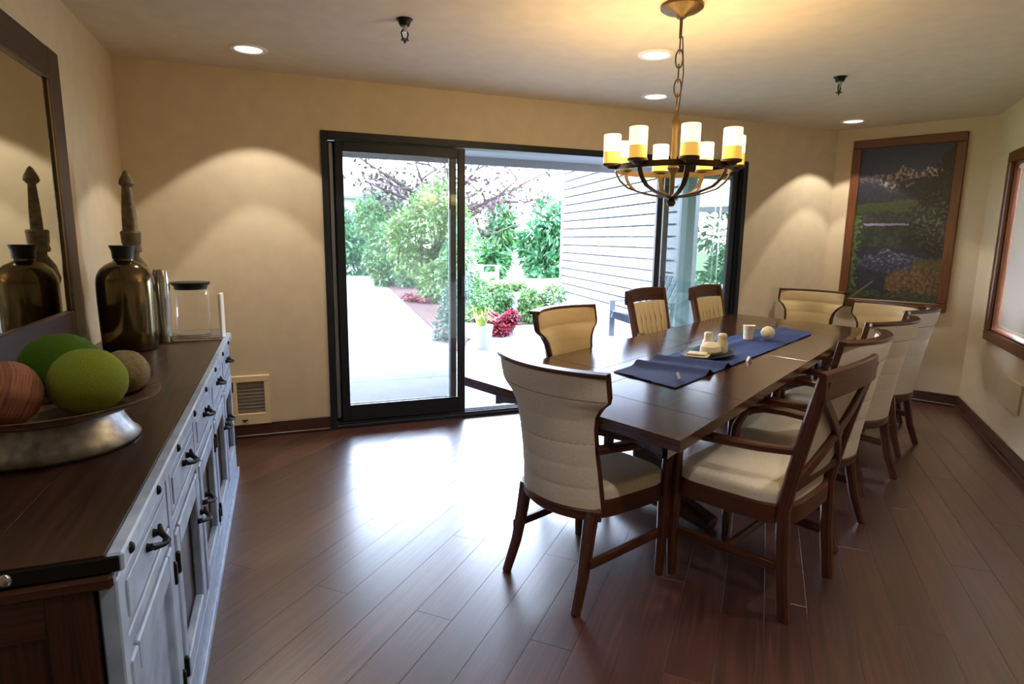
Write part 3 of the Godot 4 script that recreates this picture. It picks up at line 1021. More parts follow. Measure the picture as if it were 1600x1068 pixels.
	for k in 16:
		var an := TAU * k / 16.0 + rng.randf() * 0.4
		var L := rng.randf_range(2.0, 4.2)
		var s := Vector3(0.02, rng.randf_range(1.9, 2.6), 0.02)
		var pts := [s]
		var dd := Vector3(cos(an), rng.randf_range(0.02, 0.42), sin(an) * 0.6)
		for j in 4:
			pts.append(pts[-1] + dd * L / 4.0 + Vector3(rng.randfn() * 0.12, rng.randfn() * 0.1, rng.randfn() * 0.1))
		limb_ends.append(pts)
		b = MB.new()
		b.tube(pts, [0.1, 0.08, 0.06, 0.04, 0.015], 6)
		for j in range(1, 5):
			var q: Vector3 = pts[j]
			var e := q + Vector3(rng.randfn() * 0.5, rng.randf_range(-0.2, 0.6), rng.randfn() * 0.4)
			b.tube([q, q.lerp(e, 0.5) + Vector3(0, 0.06, 0), e], [0.034, 0.026, 0.01], 5)
		part("branch", b, M.bark, tr)
	var lf := MB.new()
	lf.use_color = true
	for pts in limb_ends:
		for j in 110:
			var q: Vector3 = (pts[1] as Vector3).lerp(pts[4], rng.randf()) + Vector3(rng.randfn() * 0.3, rng.randfn() * 0.25, rng.randfn() * 0.3)
			lf.col = rust[rng.randi() % 4]
			var ax := Vector3(rng.randfn(), rng.randfn() - 0.5, rng.randfn()).normalized() * 0.19
			var sd := ax.cross(Vector3(rng.randfn(), 1, rng.randfn())).normalized() * 0.055
			lf.tri(q, q + ax * 0.5 + sd, q + ax, Vector3.UP, Vector3.UP, Vector3.UP)
			lf.tri(q, q + ax, q + ax * 0.5 - sd, Vector3.UP, Vector3.UP, Vector3.UP)
	part("leaves", lf, M.leaf, tr)
	# flower pot, red plant
	var pt := thing("flower_pot", "grey banded pot with yellow green strap leaves outside the open door", "potted plant", Vector3(3.34, g, -3.1))
	b = MB.new()
	b.lathe([Vector2(0, 0), Vector2(0.11, 0), Vector2(0.135, 0.1), Vector2(0.14, 0.11), Vector2(0.145, 0.2), Vector2(0.16, 0.29), Vector2(0.165, 0.3), Vector2(0.165, 0.32), Vector2(0.14, 0.32), Vector2(0.135, 0.27), Vector2(0, 0.27)], 24)
	part("pot", b, M.pot, pt)
	var strap := MB.new()
	strap.use_color = true
	for k in 34:
		var an := rng.randf() * TAU
		var out := Vector3(cos(an), 0, sin(an))
		strap.col = [Color(0.3, 0.34, 0.05), Color(0.2, 0.3, 0.06), Color(0.36, 0.4, 0.1)][k % 3]
		var h := rng.randf_range(0.14, 0.3)
		var r := rng.randf_range(0.08, 0.19)
		var sd := out.cross(Vector3.UP) * 0.014
		var p0 := Vector3(0, 0.27, 0) + out * 0.03
		var p1 := p0 + out * r * 0.5 + Vector3(0, h, 0)
		var p2 := p0 + out * r * 1.2 + Vector3(0, h * 0.75, 0)
		strap.quad(p0 - sd, p0 + sd, p1 + sd, p1 - sd, out.lerp(Vector3.UP, 0.4).normalized())
		strap.tri(p1 - sd, p1 + sd, p2, Vector3.UP, Vector3.UP, Vector3.UP)
	part("strap_leaves", strap, M.leaf, pt)
	var rd := thing("red_flower_plant", "clump of dark red flowers on the patio edge", "flowers", Vector3(4.0, g, -4.15))
	part("blossoms", foliage(Vector3(0, 0.18, 0), Vector3(0.26, 0.19, 0.24), 900, 0.075, [Color(0.22, 0.015, 0.035), Color(0.28, 0.03, 0.05), Color(0.15, 0.015, 0.03), Color(0.26, 0.07, 0.08)], 0.8, 7), M.leaf, rd)
	b = MB.new()
	for k in 6:
		var an := TAU * k / 6
		b.tube([Vector3(cos(an) * 0.03, -0.01, sin(an) * 0.03), Vector3(cos(an) * 0.12, 0.18, sin(an) * 0.12)], [0.008, 0.004], 5)
	part("stems", b, M.bark, rd)
	adirondack("garden_chair", "grey slatted garden armchair on the patio by the open door", M.adk_grey, Vector3(5.95, g, -3.35), facing(Vector2(-0.95, 0.1)))
	adirondack("garden_chair", "white slatted garden armchair far across the patio", M.white_paint, Vector3(6.55, g, -13.05), facing(Vector2(0.5, 0.85)), 1.2)
	# umbrella over a small table, seen through the tinted panel
	var um := thing("garden_umbrella", "white garden umbrella seen through the tinted glass panel", "umbrella", Vector3(8.6, g, -4.2))
	b = MB.new()
	b.tube([Vector3.ZERO, Vector3(0, 2.55, 0)], [0.025], 10)
	part("pole", b, M.white_paint, um)
	b = MB.new()
	b.lathe([Vector2(1.25, 2.02), Vector2(0.9, 2.2), Vector2(0.45, 2.38), Vector2(0.02, 2.5)], 8)
	part("canopy", b, M.canvas, um)
	b = MB.new()
	b.lathe([Vector2(0, 0), Vector2(0.24, 0), Vector2(0.24, 0.06), Vector2(0.06, 0.1), Vector2(0.04, 0.3), Vector2(0, 0.3)], 20)
	part("base", b, M.adk_grey, um)
	var gt := thing("garden_table", "round white garden table seen through the tinted glass panel", "table", Vector3(8.05, g, -3.6))
	b = MB.new()
	b.lathe([Vector2(0, 0.7), Vector2(0.44, 0.7), Vector2(0.45, 0.715), Vector2(0.44, 0.73), Vector2(0, 0.73)], 28)
	part("table_top", b, M.white_paint, gt)
	for k in 4:
		var an := TAU * k / 4 + 0.4
		b = MB.new()
		b.tube([Vector3(cos(an) * 0.34, 0, sin(an) * 0.34), Vector3(cos(an) * 0.24, 0.7, sin(an) * 0.24)], [0.016], 8)
		part("leg", b, M.white_paint, gt)
	# pale house far down the walkway
	var hs := thing("far_house", "pale house far down the walkway above the bushes", "house", Vector3(2.0, g, -46))
	b = MB.new()
	b.box(Vector3(0, 2.2, 0), Vector3(16, 4.6, 6), 0.0)
	part("wall", b, M.siding, hs)
	b = MB.new()
	for s in [-1.0, 1.0]:
		b.box(Vector3(0, 5.2, s * 1.75), Vector3(17, 0.2, 4.2), 0.0, Basis(Vector3.RIGHT, s * 0.4))
	part("roof", b, M.soffit, hs)
	for k in 4:
		part("window", bx(Vector3(-5.6 + k * 3.4, 2.4, 3.02), Vector3(1.3, 1.5, 0.08), 0.01), M.adk_grey, hs)

# ---------------------------------------------------------------- dining table
const T0 := Vector2(2.06, 2.905)   # near end, camera side
const T1 := Vector2(1.66, 1.82)    # near end, door side
const T2 := Vector2(4.70, 0.09)    # far end, door side
const T3 := Vector2(5.03, 1.13)    # far end, camera side

func tp(a: float, c: float) -> Vector2:   # a along the table 0..1, c across 0 (door side)..1
	return T1.lerp(T2, a).lerp(T0.lerp(T3, a), c)

func build_table() -> void:
	var o := thing("dining_table", "long dark brown wooden dining table with joined leaves", "table", Vector3(3.36, 0, 1.49))
	var org := Vector2(3.36, 1.49)
	var along := (T2 - T1).normalized()
	var runs := [[0.0, 0.085, 1], [0.085, 0.185, 2], [0.185, 0.5, 3], [0.5, 0.815, 3], [0.815, 0.915, 2], [0.915, 1.0, 1]]
	for r in runs:
		for k in r[2]:
			var g := 0.0004
			var c0: float = float(k) / r[2] + g
			var c1: float = float(k + 1) / r[2] - g
			var p := PackedVector2Array([tp(r[0] + g * 0.5, c0) - org, tp(r[1] - g * 0.5, c0) - org, tp(r[1] - g * 0.5, c1) - org, tp(r[0] + g * 0.5, c1) - org])
			var b := MB.new()
			var dir: Vector2 = along if r[2] > 1 else (T0 - T1).normalized()
			b.prism(p, 0.718, 0.76, dir, Vector2(k * 0.37 + r[0] * 3.0, r[0] * 2.0), 0.0018)
			part("top_board", b, M.table, o)
	# apron
	var inn := func(a: float, c: float) -> Vector3:
		var q: Vector2 = tp(0.035 + a * 0.93, 0.1 + c * 0.8) - org
		return Vector3(q.x, 0, q.y)
	for e in [[0, 0, 1, 0], [0, 1, 1, 1], [0, 0, 0, 1], [1, 0, 1, 1]]:
		var p: Vector3 = inn.call(e[0], e[1])
		var q: Vector3 = inn.call(e[2], e[3])
		var b := MB.new()
		var m := 14
		var d := (q - p).normalized()
		var sd := d.cross(Vector3.UP) * 0.012
		var ends: bool = e[0] == e[2]
		for k in m:
			var u0 := float(k) / m
			var u1 := float(k + 1) / m
			var f := func(u: float) -> float:
				return 0.718 - 0.085 + (0.03 * absf(sin(u * PI * 3.0)) if ends else 0.0)
			var P0: Vector3 = p.lerp(q, u0)
			var P1: Vector3 = p.lerp(q, u1)
			for s in [-1.0, 1.0]:
				b.quad(P0 + sd * s + Vector3(0, f.call(u0), 0), P1 + sd * s + Vector3(0, f.call(u1), 0), P1 + sd * s + Vector3(0, 0.717, 0), P0 + sd * s + Vector3(0, 0.717, 0), sd * s, Vector2(u0, 0), Vector2(u1, 0), Vector2(u1, 0.1), Vector2(u0, 0.1))
			b.quad(P0 - sd + Vector3(0, f.call(u0), 0), P1 - sd + Vector3(0, f.call(u1), 0), P1 + sd + Vector3(0, f.call(u1), 0), P0 + sd + Vector3(0, f.call(u0), 0), Vector3.DOWN)
		part("apron", b, M.table, o)
	# two trestle pedestals and a stretcher
	for a in [0.27, 0.75]:
		var cq: Vector2 = tp(a, 0.5) - org
		var ctr := Vector3(cq.x, 0, cq.y)
		var ac := (tp(a, 1) - tp(a, 0)).normalized()
		var x := Vector3(ac.x, 0, ac.y)
		var bs := Basis(x, Vector3.UP, x.cross(Vector3.UP))
		var b := MB.new()
		b.sweep([ctr - x * 0.36 + Vector3(0, 0.035, 0), ctr - x * 0.2 + Vector3(0, 0.07, 0), ctr + Vector3(0, 0.095, 0), ctr + x * 0.2 + Vector3(0, 0.07, 0), ctr + x * 0.36 + Vector3(0, 0.035, 0)], [[0.09, 0.07], [0.1, 0.1], [0.11, 0.13], [0.1, 0.1], [0.09, 0.07]])
		part("foot", b, M.dark_wood, o)
		b = MB.new()
		b.box(ctr + Vector3(0, 0.4, 0), Vector3(0.22, 0.5, 0.09), 0.01, bs)
		part("pedestal", b, M.dark_wood, o)
		b = MB.new()
		b.box(ctr + Vector3(0, 0.68, 0), Vector3(0.76, 0.074, 0.08), 0.008, bs)
		part("cross_bearer", b, M.dark_wood, o)
	var s0: Vector2 = tp(0.27, 0.5) - org
	var s1: Vector2 = tp(0.75, 0.5) - org
	var b := MB.new()
	b.beam(Vector3(s0.x, 0.3, s0.y), Vector3(s1.x, 0.3, s1.y), 0.09, 0.045, Vector3.UP)
	part("stretcher", b, M.dark_wood, o)

# ---------------------------------------------------------------- chairs
func curve(tab: Array, y: float) -> float:
	for i in tab.size() - 1:
		if y <= tab[i + 1][0]:
			var k: float = smoothstep(0.0, 1.0, (y - tab[i][0]) / (tab[i + 1][0] - tab[i][0]))
			k = lerpf(k, (y - tab[i][0]) / (tab[i + 1][0] - tab[i][0]), 0.6)
			return lerpf(tab[i][1], tab[i + 1][1], k)
	return tab[-1][1]

const WING := [[0.38, 0.218], [0.5, 0.209], [0.64, 0.201], [0.74, 0.204], [0.79, 0.214], [0.832, 0.24], [0.862, 0.28], [0.872, 0.29], [0.98, 0.292]]

func wing_point(u: float, y: float, push: float) -> Vector3:
	var w := curve(WING, y)
	var zc := 0.235 + 0.095 * pow(clampf((y - 0.38) / 0.6, 0, 1), 1.3)
	var bow := 0.085
	var nn := Vector3(2.0 * bow * u / w, 0, 1).normalized()
	return Vector3(w * u, y, zc - bow * u * u) + nn * push

func cushion(w0: float, w1: float, d: float, y0: float, y1: float, soft: float, zoff := 0.0) -> MB:
	# rounded seat: w0 wide in front (-z), w1 at the back
	var b := MB.new()
	var f := func(u: float, k: float) -> Vector3:
		var an := u * TAU
		var sc := 1.0
		var y := y0
		if k < 0.55:
			y = lerpf(y0, y1 - soft, k / 0.55)
		else:
			var q := (k - 0.55) / 0.45
			sc = 1.0 - 0.999 * q * q
			y = y1 - soft + soft * sqrt(maxf(0.0, 1.0 - pow(1.0 - minf(1.0, q * 2.2), 2.0))) * (0.85 + 0.15 * q)
		var cx := signf(cos(an)) * pow(absf(cos(an)), 0.42)
		var cz := signf(sin(an)) * pow(absf(sin(an)), 0.42)
		var z := cz * d / 2 * sc
		var w := lerpf(w0, w1, (z / d) + 0.5)
		return Vector3(cx * w / 2 * sc, y, z + zoff)
	b.patch(48, 18, f, Vector3(0, 1, 0), 1.0, 0.5, Vector3(0, y0 - 0.15, zoff))
	return b

func make_wing_chair(label: String) -> Node3D:
	var o := thing("upholstered_armchair", label, "chair", Vector3.ZERO, 0.0, "curved-back upholstered dining chairs")
	var y0 := 0.412
	var y1 := 0.965
	var pad := func(y: float) -> float:
		var k := fposmod((y - 0.40) / 0.0945, 1.0)
		return 0.0225 + 0.0065 * pow(maxf(0.0, sin(k * PI)), 0.16)
	var b := MB.new()
	b.patch(18, 96, func(u: float, v: float) -> Vector3: return wing_point((u * 2 - 1) * 0.99, lerpf(y0, y1, v), pad.call(lerpf(y0, y1, v)) * (1.0 - 0.45 * pow(absf(u * 2 - 1), 8.0))), Vector3(0, 0, 1), 0.55, 0.57)
	part("back_outer_cover", b, M.cream, o)
	for k in range(1, 6):
		b = MB.new()
		var line := []
		for j in 19: line.append(wing_point((j / 9.0 - 1.0) * 0.97, 0.40 + k * 0.0945, 0.0245 * (1.0 - 0.42 * pow(absf(j / 9.0 - 1.0), 8.0))))
		b.tube(line, [0.0021], 5)
		part("back_seam", b, M.seam, o)
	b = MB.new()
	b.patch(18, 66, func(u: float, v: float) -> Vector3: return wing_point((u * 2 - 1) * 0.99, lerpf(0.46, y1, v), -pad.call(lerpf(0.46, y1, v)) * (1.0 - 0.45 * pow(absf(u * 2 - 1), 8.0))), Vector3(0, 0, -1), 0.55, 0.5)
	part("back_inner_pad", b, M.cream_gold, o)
	# wooden edges
	b = MB.new()
	var pts := []
	for k in 15: pts.append(wing_point((k / 7.0 - 1.0) * 0.99, 0.388, 0.0))
	b.sweep(pts, [[0.062, 0.056]])
	part("back_rail", b, M.chair_wood, o)
	b = MB.new()
	pts = []
	for k in 15: pts.append(wing_point((k / 7.0 - 1.0) * 1.0, 0.972, 0.0))
	b.sweep(pts, [[0.056, 0.018]])
	part("crest_rail", b, M.chair_wood, o)
	for s in [-1.0, 1.0]:
		b = MB.new()
		pts = []
		for k in 27: pts.append(wing_point(s, lerpf(0.38, 0.98, k / 26.0), 0.0))
		b.sweep(pts, [[0.03, 0.01]], Vector3(s, 0, 0.15))
		part("side_trim", b, M.chair_wood, o)
	# seat
	part("seat_frame", cushion(0.54, 0.43, 0.46, 0.365, 0.44, 0.006, -0.03), M.chair_wood, o)
	part("seat_cushion", cushion(0.525, 0.42, 0.45, 0.43, 0.5, 0.035, -0.03), M.cream, o)
	for s in [-1.0, 1.0]:
		b = MB.new()
		b.sweep([Vector3(s * 0.192, 0.4, 0.185), Vector3(s * 0.194, 0.28, 0.205), Vector3(s * 0.2, 0.14, 0.232), Vector3(s * 0.21, 0.0, 0.28)], [[0.05, 0.055], [0.045, 0.05], [0.038, 0.042], [0.032, 0.036]], Vector3.RIGHT)
		part("rear_leg", b, M.chair_wood, o)
		b = MB.new()
		b.sweep([Vector3(s * 0.245, 0.44, -0.225), Vector3(s * 0.245, 0.2, -0.225), Vector3(s * 0.24, 0.0, -0.22)], [[0.05, 0.05], [0.042, 0.042], [0.03, 0.03]], Vector3.RIGHT)
		part("front_leg", b, M.chair_wood, o)
		b = MB.new()
		b.sweep([Vector3(s * 0.206, 0.655, 0.19), Vector3(s * 0.25, 0.66, 0.06), Vector3(s * 0.275, 0.66, -0.07), Vector3(s * 0.272, 0.645, -0.17), Vector3(s * 0.265, 0.6, -0.215), Vector3(s * 0.255, 0.52, -0.22), Vector3(s * 0.25, 0.43, -0.222)], [[0.028, 0.042], [0.03, 0.052], [0.032, 0.056], [0.036, 0.05], [0.042, 0.042], [0.04, 0.038], [0.04, 0.036]], Vector3(1, 0, 0))
		part("arm", b, M.chair_wood, o)
		b = MB.new()
		b.beam(Vector3(s * 0.235, 0.2, -0.215), Vector3(s * 0.225, 0.2, 0.225), 0.036, 0.022, Vector3.UP)
		part("stretcher", b, M.chair_wood, o)
	return o

func make_cross_chair(label: String) -> Node3D:
	var o := thing("cross_back_armchair", label, "chair", Vector3.ZERO, 0.0, "cross-back wooden dining chairs")
	var zt := func(y: float) -> float: return 0.21 + 0.11 * pow(clampf((y - 0.42) / 0.54, 0, 1), 1.2)
	var b: MB
	for s in [-1.0, 1.0]:
		b = MB.new()
		var pts := [Vector3(s * 0.225, 0, 0.245), Vector3(s * 0.225, 0.2, 0.222), Vector3(s * 0.228, 0.42, 0.21)]
		for k in 6:
			var y := lerpf(0.5, 0.94, k / 5.0)
			pts.append(Vector3(s * lerpf(0.23, 0.25, k / 5.0), y, zt.call(y)))
		b.sweep(pts, [[0.046, 0.04]], Vector3.RIGHT)
		part("rear_post", b, M.chair_wood, o)
		b = MB.new()
		b.sweep([Vector3(s * 0.245, 0.44, -0.225), Vector3(s * 0.245, 0.2, -0.225), Vector3(s * 0.24, 0.0, -0.22)], [[0.048, 0.048], [0.042, 0.042], [0.032, 0.032]], Vector3.RIGHT)
		part("front_leg", b, M.chair_wood, o)
		b = MB.new()
		b.sweep([Vector3(s * 0.235, 0.66, 0.225), Vector3(s * 0.262, 0.655, 0.12), Vector3(s * 0.285, 0.655, 0.0), Vector3(s * 0.285, 0.65, -0.1), Vector3(s * 0.27, 0.625, -0.18), Vector3(s * 0.255, 0.55, -0.215), Vector3(s * 0.248, 0.43, -0.222)], [[0.026, 0.034], [0.028, 0.044], [0.028, 0.052], [0.03, 0.05], [0.036, 0.042], [0.036, 0.036], [0.04, 0.036]], Vector3(1, 0, 0))
		part("arm", b, M.chair_wood, o)
		b = MB.new()
		b.beam(Vector3(s * 0.235, 0.2, -0.215), Vector3(s * 0.225, 0.2, 0.225), 0.036, 0.022, Vector3.UP)
		part("stretcher", b, M.chair_wood, o)
		# cross behind the pad
		b = MB.new()
		var pc := []
		for k in 9:
			var q := k / 8.0
			var y := lerpf(0.53, 0.87, q)
			pc.append(Vector3(s * lerpf(-0.225, 0.235, q), y, zt.call(y) + 0.012 + 0.02 * sin(q * PI)))
		b.sweep(pc, [[0.018, 0.04]], Vector3.UP)
		part("cross_bar", b, M.chair_wood, o)
	b = MB.new()
	b.beam(Vector3(-0.235, 0.2, -0.0), Vector3(0.235, 0.2, -0.0), 0.03, 0.02, Vector3.UP)
	part("cross_stretcher", b, M.chair_wood, o)
	# crest rail, arched
	b = MB.new()
	var cr := []
	for k in 13:
		var q := k / 6.0 - 1.0
		cr.append(Vector3(q * 0.275, 0.915 + 0.012 * (1 - q * q), 0.315 + 0.03 * (1 - q * q)))
	b.sweep(cr, [[0.026, 0.1]])
	part("crest_rail", b, M.chair_wood, o)
	b = MB.new()
	b.beam(Vector3(-0.23, 0.52, zt.call(0.52) + 0.005), Vector3(0.23, 0.52, zt.call(0.52) + 0.005), 0.045, 0.022, Vector3.UP)
	part("lower_back_rail", b, M.chair_wood, o)
	# upholstered pad with upright channels
	b = MB.new()
	var pf := func(u: float, v: float, s: float) -> Vector3:
		var y := lerpf(0.535, 0.875, v)
		var k := fposmod(u * 6.0, 1.0)
		var push := 0.012 + 0.012 * pow(maxf(0.0, sin(k * PI)), 0.35) * pow(maxf(0.0, sin(clampf(v, 0.0, 1.0) * PI)), 0.3)
		return Vector3((u * 2 - 1) * lerpf(0.2, 0.225, v), y, zt.call(y) - 0.005 + 0.018 * sin(u * PI) + (push * s if s < 0 else 0.008))
	b.patch(72, 14, func(u: float, v: float) -> Vector3: return pf.call(u, v, -1.0), Vector3(0, 0, -1), 0.4, 0.34)
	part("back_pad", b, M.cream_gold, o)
	b = MB.new()
	b.patch(12, 6, func(u: float, v: float) -> Vector3: return pf.call(u, v, 1.0), Vector3(0, 0, 1), 0.4, 0.34)
	part("back_pad_rear", b, M.cream, o)
	for k in range(1, 6):
		b = MB.new()
		var pts := []
		for j in 5:
			var q: Vector3 = pf.call(k / 6.0, 0.2 + 0.15 * j, -1.0)
			pts.append(q + Vector3(0, 0, -0.001))
		b.tube(pts, [0.0015, 0.0065, 0.0035, 0.007, 0.0015], 6)
		part("slit_seam", b, M.seam, o)
	part("seat_frame", cushion(0.54, 0.48, 0.5, 0.365, 0.44, 0.006, -0.01), M.chair_wood, o)
	part("seat_cushion", cushion(0.525, 0.465, 0.47, 0.43, 0.495, 0.035, -0.015), M.cream, o)
	return o

func build_chairs() -> void:
	var u := make_wing_chair("upholstered dining chair at the near end of the table, nearest the camera, back turned")
	u.scale = Vector3.ONE * 0.955
	u.position = Vector3(2.045, 0, 2.325)
	u.rotation.y = facing(Vector2(0.94, -0.34))
	again(u, "upholstered_armchair", "upholstered dining chair in front of the open doorway, nearest the walkway", Vector3(2.57, 0, 1.46), facing(Vector2(0.48, 0.88)), 1.02)
	again(u, "upholstered_armchair", "cream upholstered dining chair at the far end of the table by the corner", Vector3(5.13, 0, 0.41), facing(Vector2(-0.94, 0.33)))
	again(u, "upholstered_armchair", "upholstered dining chair right behind the cross-back chair", Vector3(3.27, 0, 2.24), facing(Vector2(-0.41, -0.91)))
	again(u, "upholstered_armchair", "third chair along the camera side of the table, curved crest catching light", Vector3(4.0, 0, 1.84), facing(Vector2(-0.28, -0.96)))
	again(u, "upholstered_armchair", "last chair along the camera side of the table, next to the baseboard corner", Vector3(4.74, 0, 1.46), facing(Vector2(-0.39, -0.92)))
	again(u, "upholstered_armchair", "upholstered dining chair below the framed picture, inner back showing", Vector3(5.15, 0, 1.05), facing(Vector2(-0.98, 0.05)), 0.95)
	var x := make_cross_chair("cross-back wooden dining chair nearest the camera on the right of the table")
	x.position = Vector3(2.69, 0, 2.585)
	x.rotation.y = facing(Vector2(-0.39, -0.92))
	again(x, "cross_back_armchair", "wooden chair with ribbed cream back pad left of the grey porch post", Vector3(3.71, 0, 0.70), facing(Vector2(0.46, 0.89)), 1.06)
	again(x, "cross_back_armchair", "wooden chair with ribbed cream back pad in front of the tinted glass", Vector3(4.43, 0, 0.51), facing(Vector2(0.46, 0.89)), 1.06)

# ---------------------------------------------------------------- sideboard
func bow_pull(parent: Node, z: float, y: float, x: float, called := "pull") -> void:
	var b := MB.new()
	for s in [-1.0, 1.0]:
		b.tube([Vector3(x, y, z + s * 0.035), Vector3(x + 0.012, y, z + s * 0.035)], [0.011, 0.007], 8)
	b.tube([Vector3(x + 0.012, y + 0.012, z - 0.05), Vector3(x + 0.016, y, z - 0.034), Vector3(x + 0.03, y - 0.006, z - 0.014), Vector3(x + 0.033, y - 0.004, z), Vector3(x + 0.03, y - 0.006, z + 0.014), Vector3(x + 0.016, y, z + 0.034), Vector3(x + 0.012, y + 0.012, z + 0.05)], [0.004, 0.008, 0.006, 0.009, 0.006, 0.008, 0.004], 8)
	part(called, b, M.iron, parent)

func build_sideboard() -> void:
	var z0 := 0.70
	var z1 := 3.29
	var xf := 0.575
	var o := thing("sideboard", "long sideboard with dark wood top and distressed pale blue doors", "sideboard", Vector3(0.3, 0, (z0 + z1) / 2))
	var k := -o.position
	# top of three boards
	for i in 3:
		var b := MB.new()
		b.box(Vector3(0.005 + 0.191 * (i + 0.5), 0.827, (z0 + z1) / 2) + k, Vector3(0.1908, 0.034, z1 - z0 + 0.02), 0.0003)
		part("top_board", b, M.top_wood, o)
	part("bottom_shelf", bx(Vector3(0.29, 0.12, (z0 + z1) / 2) + k, Vector3(0.52, 0.02, z1 - z0 - 0.06)), M.dark_wood, o)
	part("middle_shelf", bx(Vector3(0.27, 0.37, (z0 + z1) / 2) + k, Vector3(0.46, 0.018, z1 - z0 - 0.06)), M.dark_wood, o)
	part("dust_panel", bx(Vector3(0.29, 0.646, (z0 + z1) / 2) + k, Vector3(0.52, 0.014, z1 - z0 - 0.06)), M.dark_wood, o)
	for i in range(1, 5):
		part("divider", bx(Vector3(0.29, 0.45, z0 + i * (z1 - z0) / 5.0) + k, Vector3(0.5, 0.7, 0.016)), M.dark_wood, o)
	part("back_panel", bx(Vector3(0.022, 0.44, (z0 + z1) / 2) + k, Vector3(0.012, 0.74, z1 - z0 - 0.02)), M.dark_wood, o)
	for z in [z0 + 0.012, z1 - 0.012]:
		var sd := part("side_panel", bx(Vector3(0.288, 0.44, z) + k, Vector3(0.52, 0.74, 0.024), 0.002), M.dark_wood, o)
		var e := 1.0 if z > 2 else -1.0
		part("side_post", bx(Vector3(0.055, 0.405, z + e * 0.008) + k, Vector3(0.07, 0.81, 0.034), 0.003), M.dark_wood, sd)
		part("side_post", bx(Vector3(0.52, 0.405, z + e * 0.008) + k, Vector3(0.07, 0.81, 0.034), 0.003), M.dark_wood, sd)
		part("side_rail", bx(Vector3(0.288, 0.13, z + e * 0.006) + k, Vector3(0.4, 0.09, 0.03), 0.003), M.dark_wood, sd)
		part("side_rail", bx(Vector3(0.288, 0.75, z + e * 0.006) + k, Vector3(0.4, 0.09, 0.03), 0.003), M.dark_wood, sd)
	part("end_moulding", bx(Vector3(0.297, 0.797, z1 + 0.008) + k, Vector3(0.585, 0.026, 0.03), 0.006), M.dark_wood, o)
	part("end_band", bx(Vector3(0.3, 0.827, z1 + 0.013) + k, Vector3(0.6, 0.028, 0.006), 0.002), M.iron, o)
	var st := MB.new()
	st.ball(Vector3(0.44, 0.828, z1 + 0.018) + k, Vector3(0.011, 0.011, 0.006), 12, 8)
	part("stud", st, M.steel, o)
	# painted face
	var wide := (z1 - z0) / 5.0
	part("frieze", bx(Vector3(0.592, 0.8265, (z0 + z1) / 2) + k, Vector3(0.0275, 0.036, z1 - z0 + 0.02), 0.004), M.blue_paint, o)
	part("top_rail", bx(Vector3(xf - 0.001, 0.797, (z0 + z1) / 2) + k, Vector3(0.03, 0.02, z1 - z0 - 0.02), 0.003), M.blue_paint, o)
	part("middle_rail", bx(Vector3(xf - 0.001, 0.635, (z0 + z1) / 2) + k, Vector3(0.03, 0.035, z1 - z0 - 0.02), 0.003), M.blue_paint, o)
	part("bottom_rail", bx(Vector3(xf, 0.085, (z0 + z1) / 2) + k, Vector3(0.034, 0.09, z1 - z0 - 0.012), 0.003), M.blue_paint, o)
	part("plinth", bx(Vector3(xf + 0.01, 0.022, (z0 + z1) / 2) + k, Vector3(0.04, 0.044, z1 - z0 + 0.01), 0.004), M.blue_paint, o)
	for i in 6:
		part("stile", bx(Vector3(xf, 0.4, clampf(z0 + i * wide, z0 + 0.022, z1 - 0.022)) + k, Vector3(0.03, 0.78, 0.044), 0.003), M.blue_paint, o)
	for z in [3.25, 2.98, 2.69, 2.35, 2.02, 1.66, 1.29, 0.95]:
		st = MB.new()
		st.ball(Vector3(0.606, 0.828, z) + k, Vector3(0.008, 0.011, 0.011), 12, 8)
		part("stud", st, M.iron, o)
	for i in 5:
		var zc := z0 + (i + 0.5) * wide
		var w := wide - 0.05
		var dr := part("drawer", bx(Vector3(xf + 0.001, 0.72, zc) + k, Vector3(0.026, 0.114, w - 0.012), 0.003), M.blue_paint, o)
		part("drawer_panel", bx(Vector3(xf + 0.015, 0.72, zc) + k, Vector3(0.006, 0.076, w - 0.06), 0.002), M.blue_paint, dr)
		bow_pull(dr, zc + k.z, 0.735, xf + 0.017 + k.x)
		# door: stiles, rails, inset panel, knob
		var solid := i == 4
		var dn := Node3D.new()
		dn.name = "door"
		o.add_child(dn, true)
		if not solid:
			part("door_inset", bx(Vector3(xf - 0.012, 0.375, zc) + k, Vector3(0.008, 0.38, w - 0.11)), M.dark_wood, dn)
		for s in [-1.0, 1.0]:
			part("door_stile", bx(Vector3(xf + 0.006, 0.375, zc + s * (w / 2 - 0.034)) + k, Vector3(0.026, 0.465, 0.054), 0.004), M.blue_paint, dn)
			part("door_rail", bx(Vector3(xf + 0.006, 0.375 + s * 0.203, zc) + k, Vector3(0.026, 0.064, w - 0.13), 0.004), M.blue_paint, dn)
		if solid:
			part("door_panel", bx(Vector3(xf - 0.004, 0.375, zc) + k, Vector3(0.014, 0.36, w - 0.11), 0.004), M.blue_paint, dn)
		bow_pull(dn, zc + (w / 2 - 0.05) * (1.0 if i % 2 == 0 else -1.0) + k.z, 0.47, xf + 0.02 + k.x, "door_pull")
		for y in [0.22, 0.53]:
			var hg := MB.new()
			hg.box(Vector3(xf + 0.02, y, zc - (w / 2 - 0.004) * (1.0 if i % 2 == 0 else -1.0)) + k, Vector3(0.012, 0.06, 0.016), 0.003)
			part("hinge", hg, M.iron, dn)

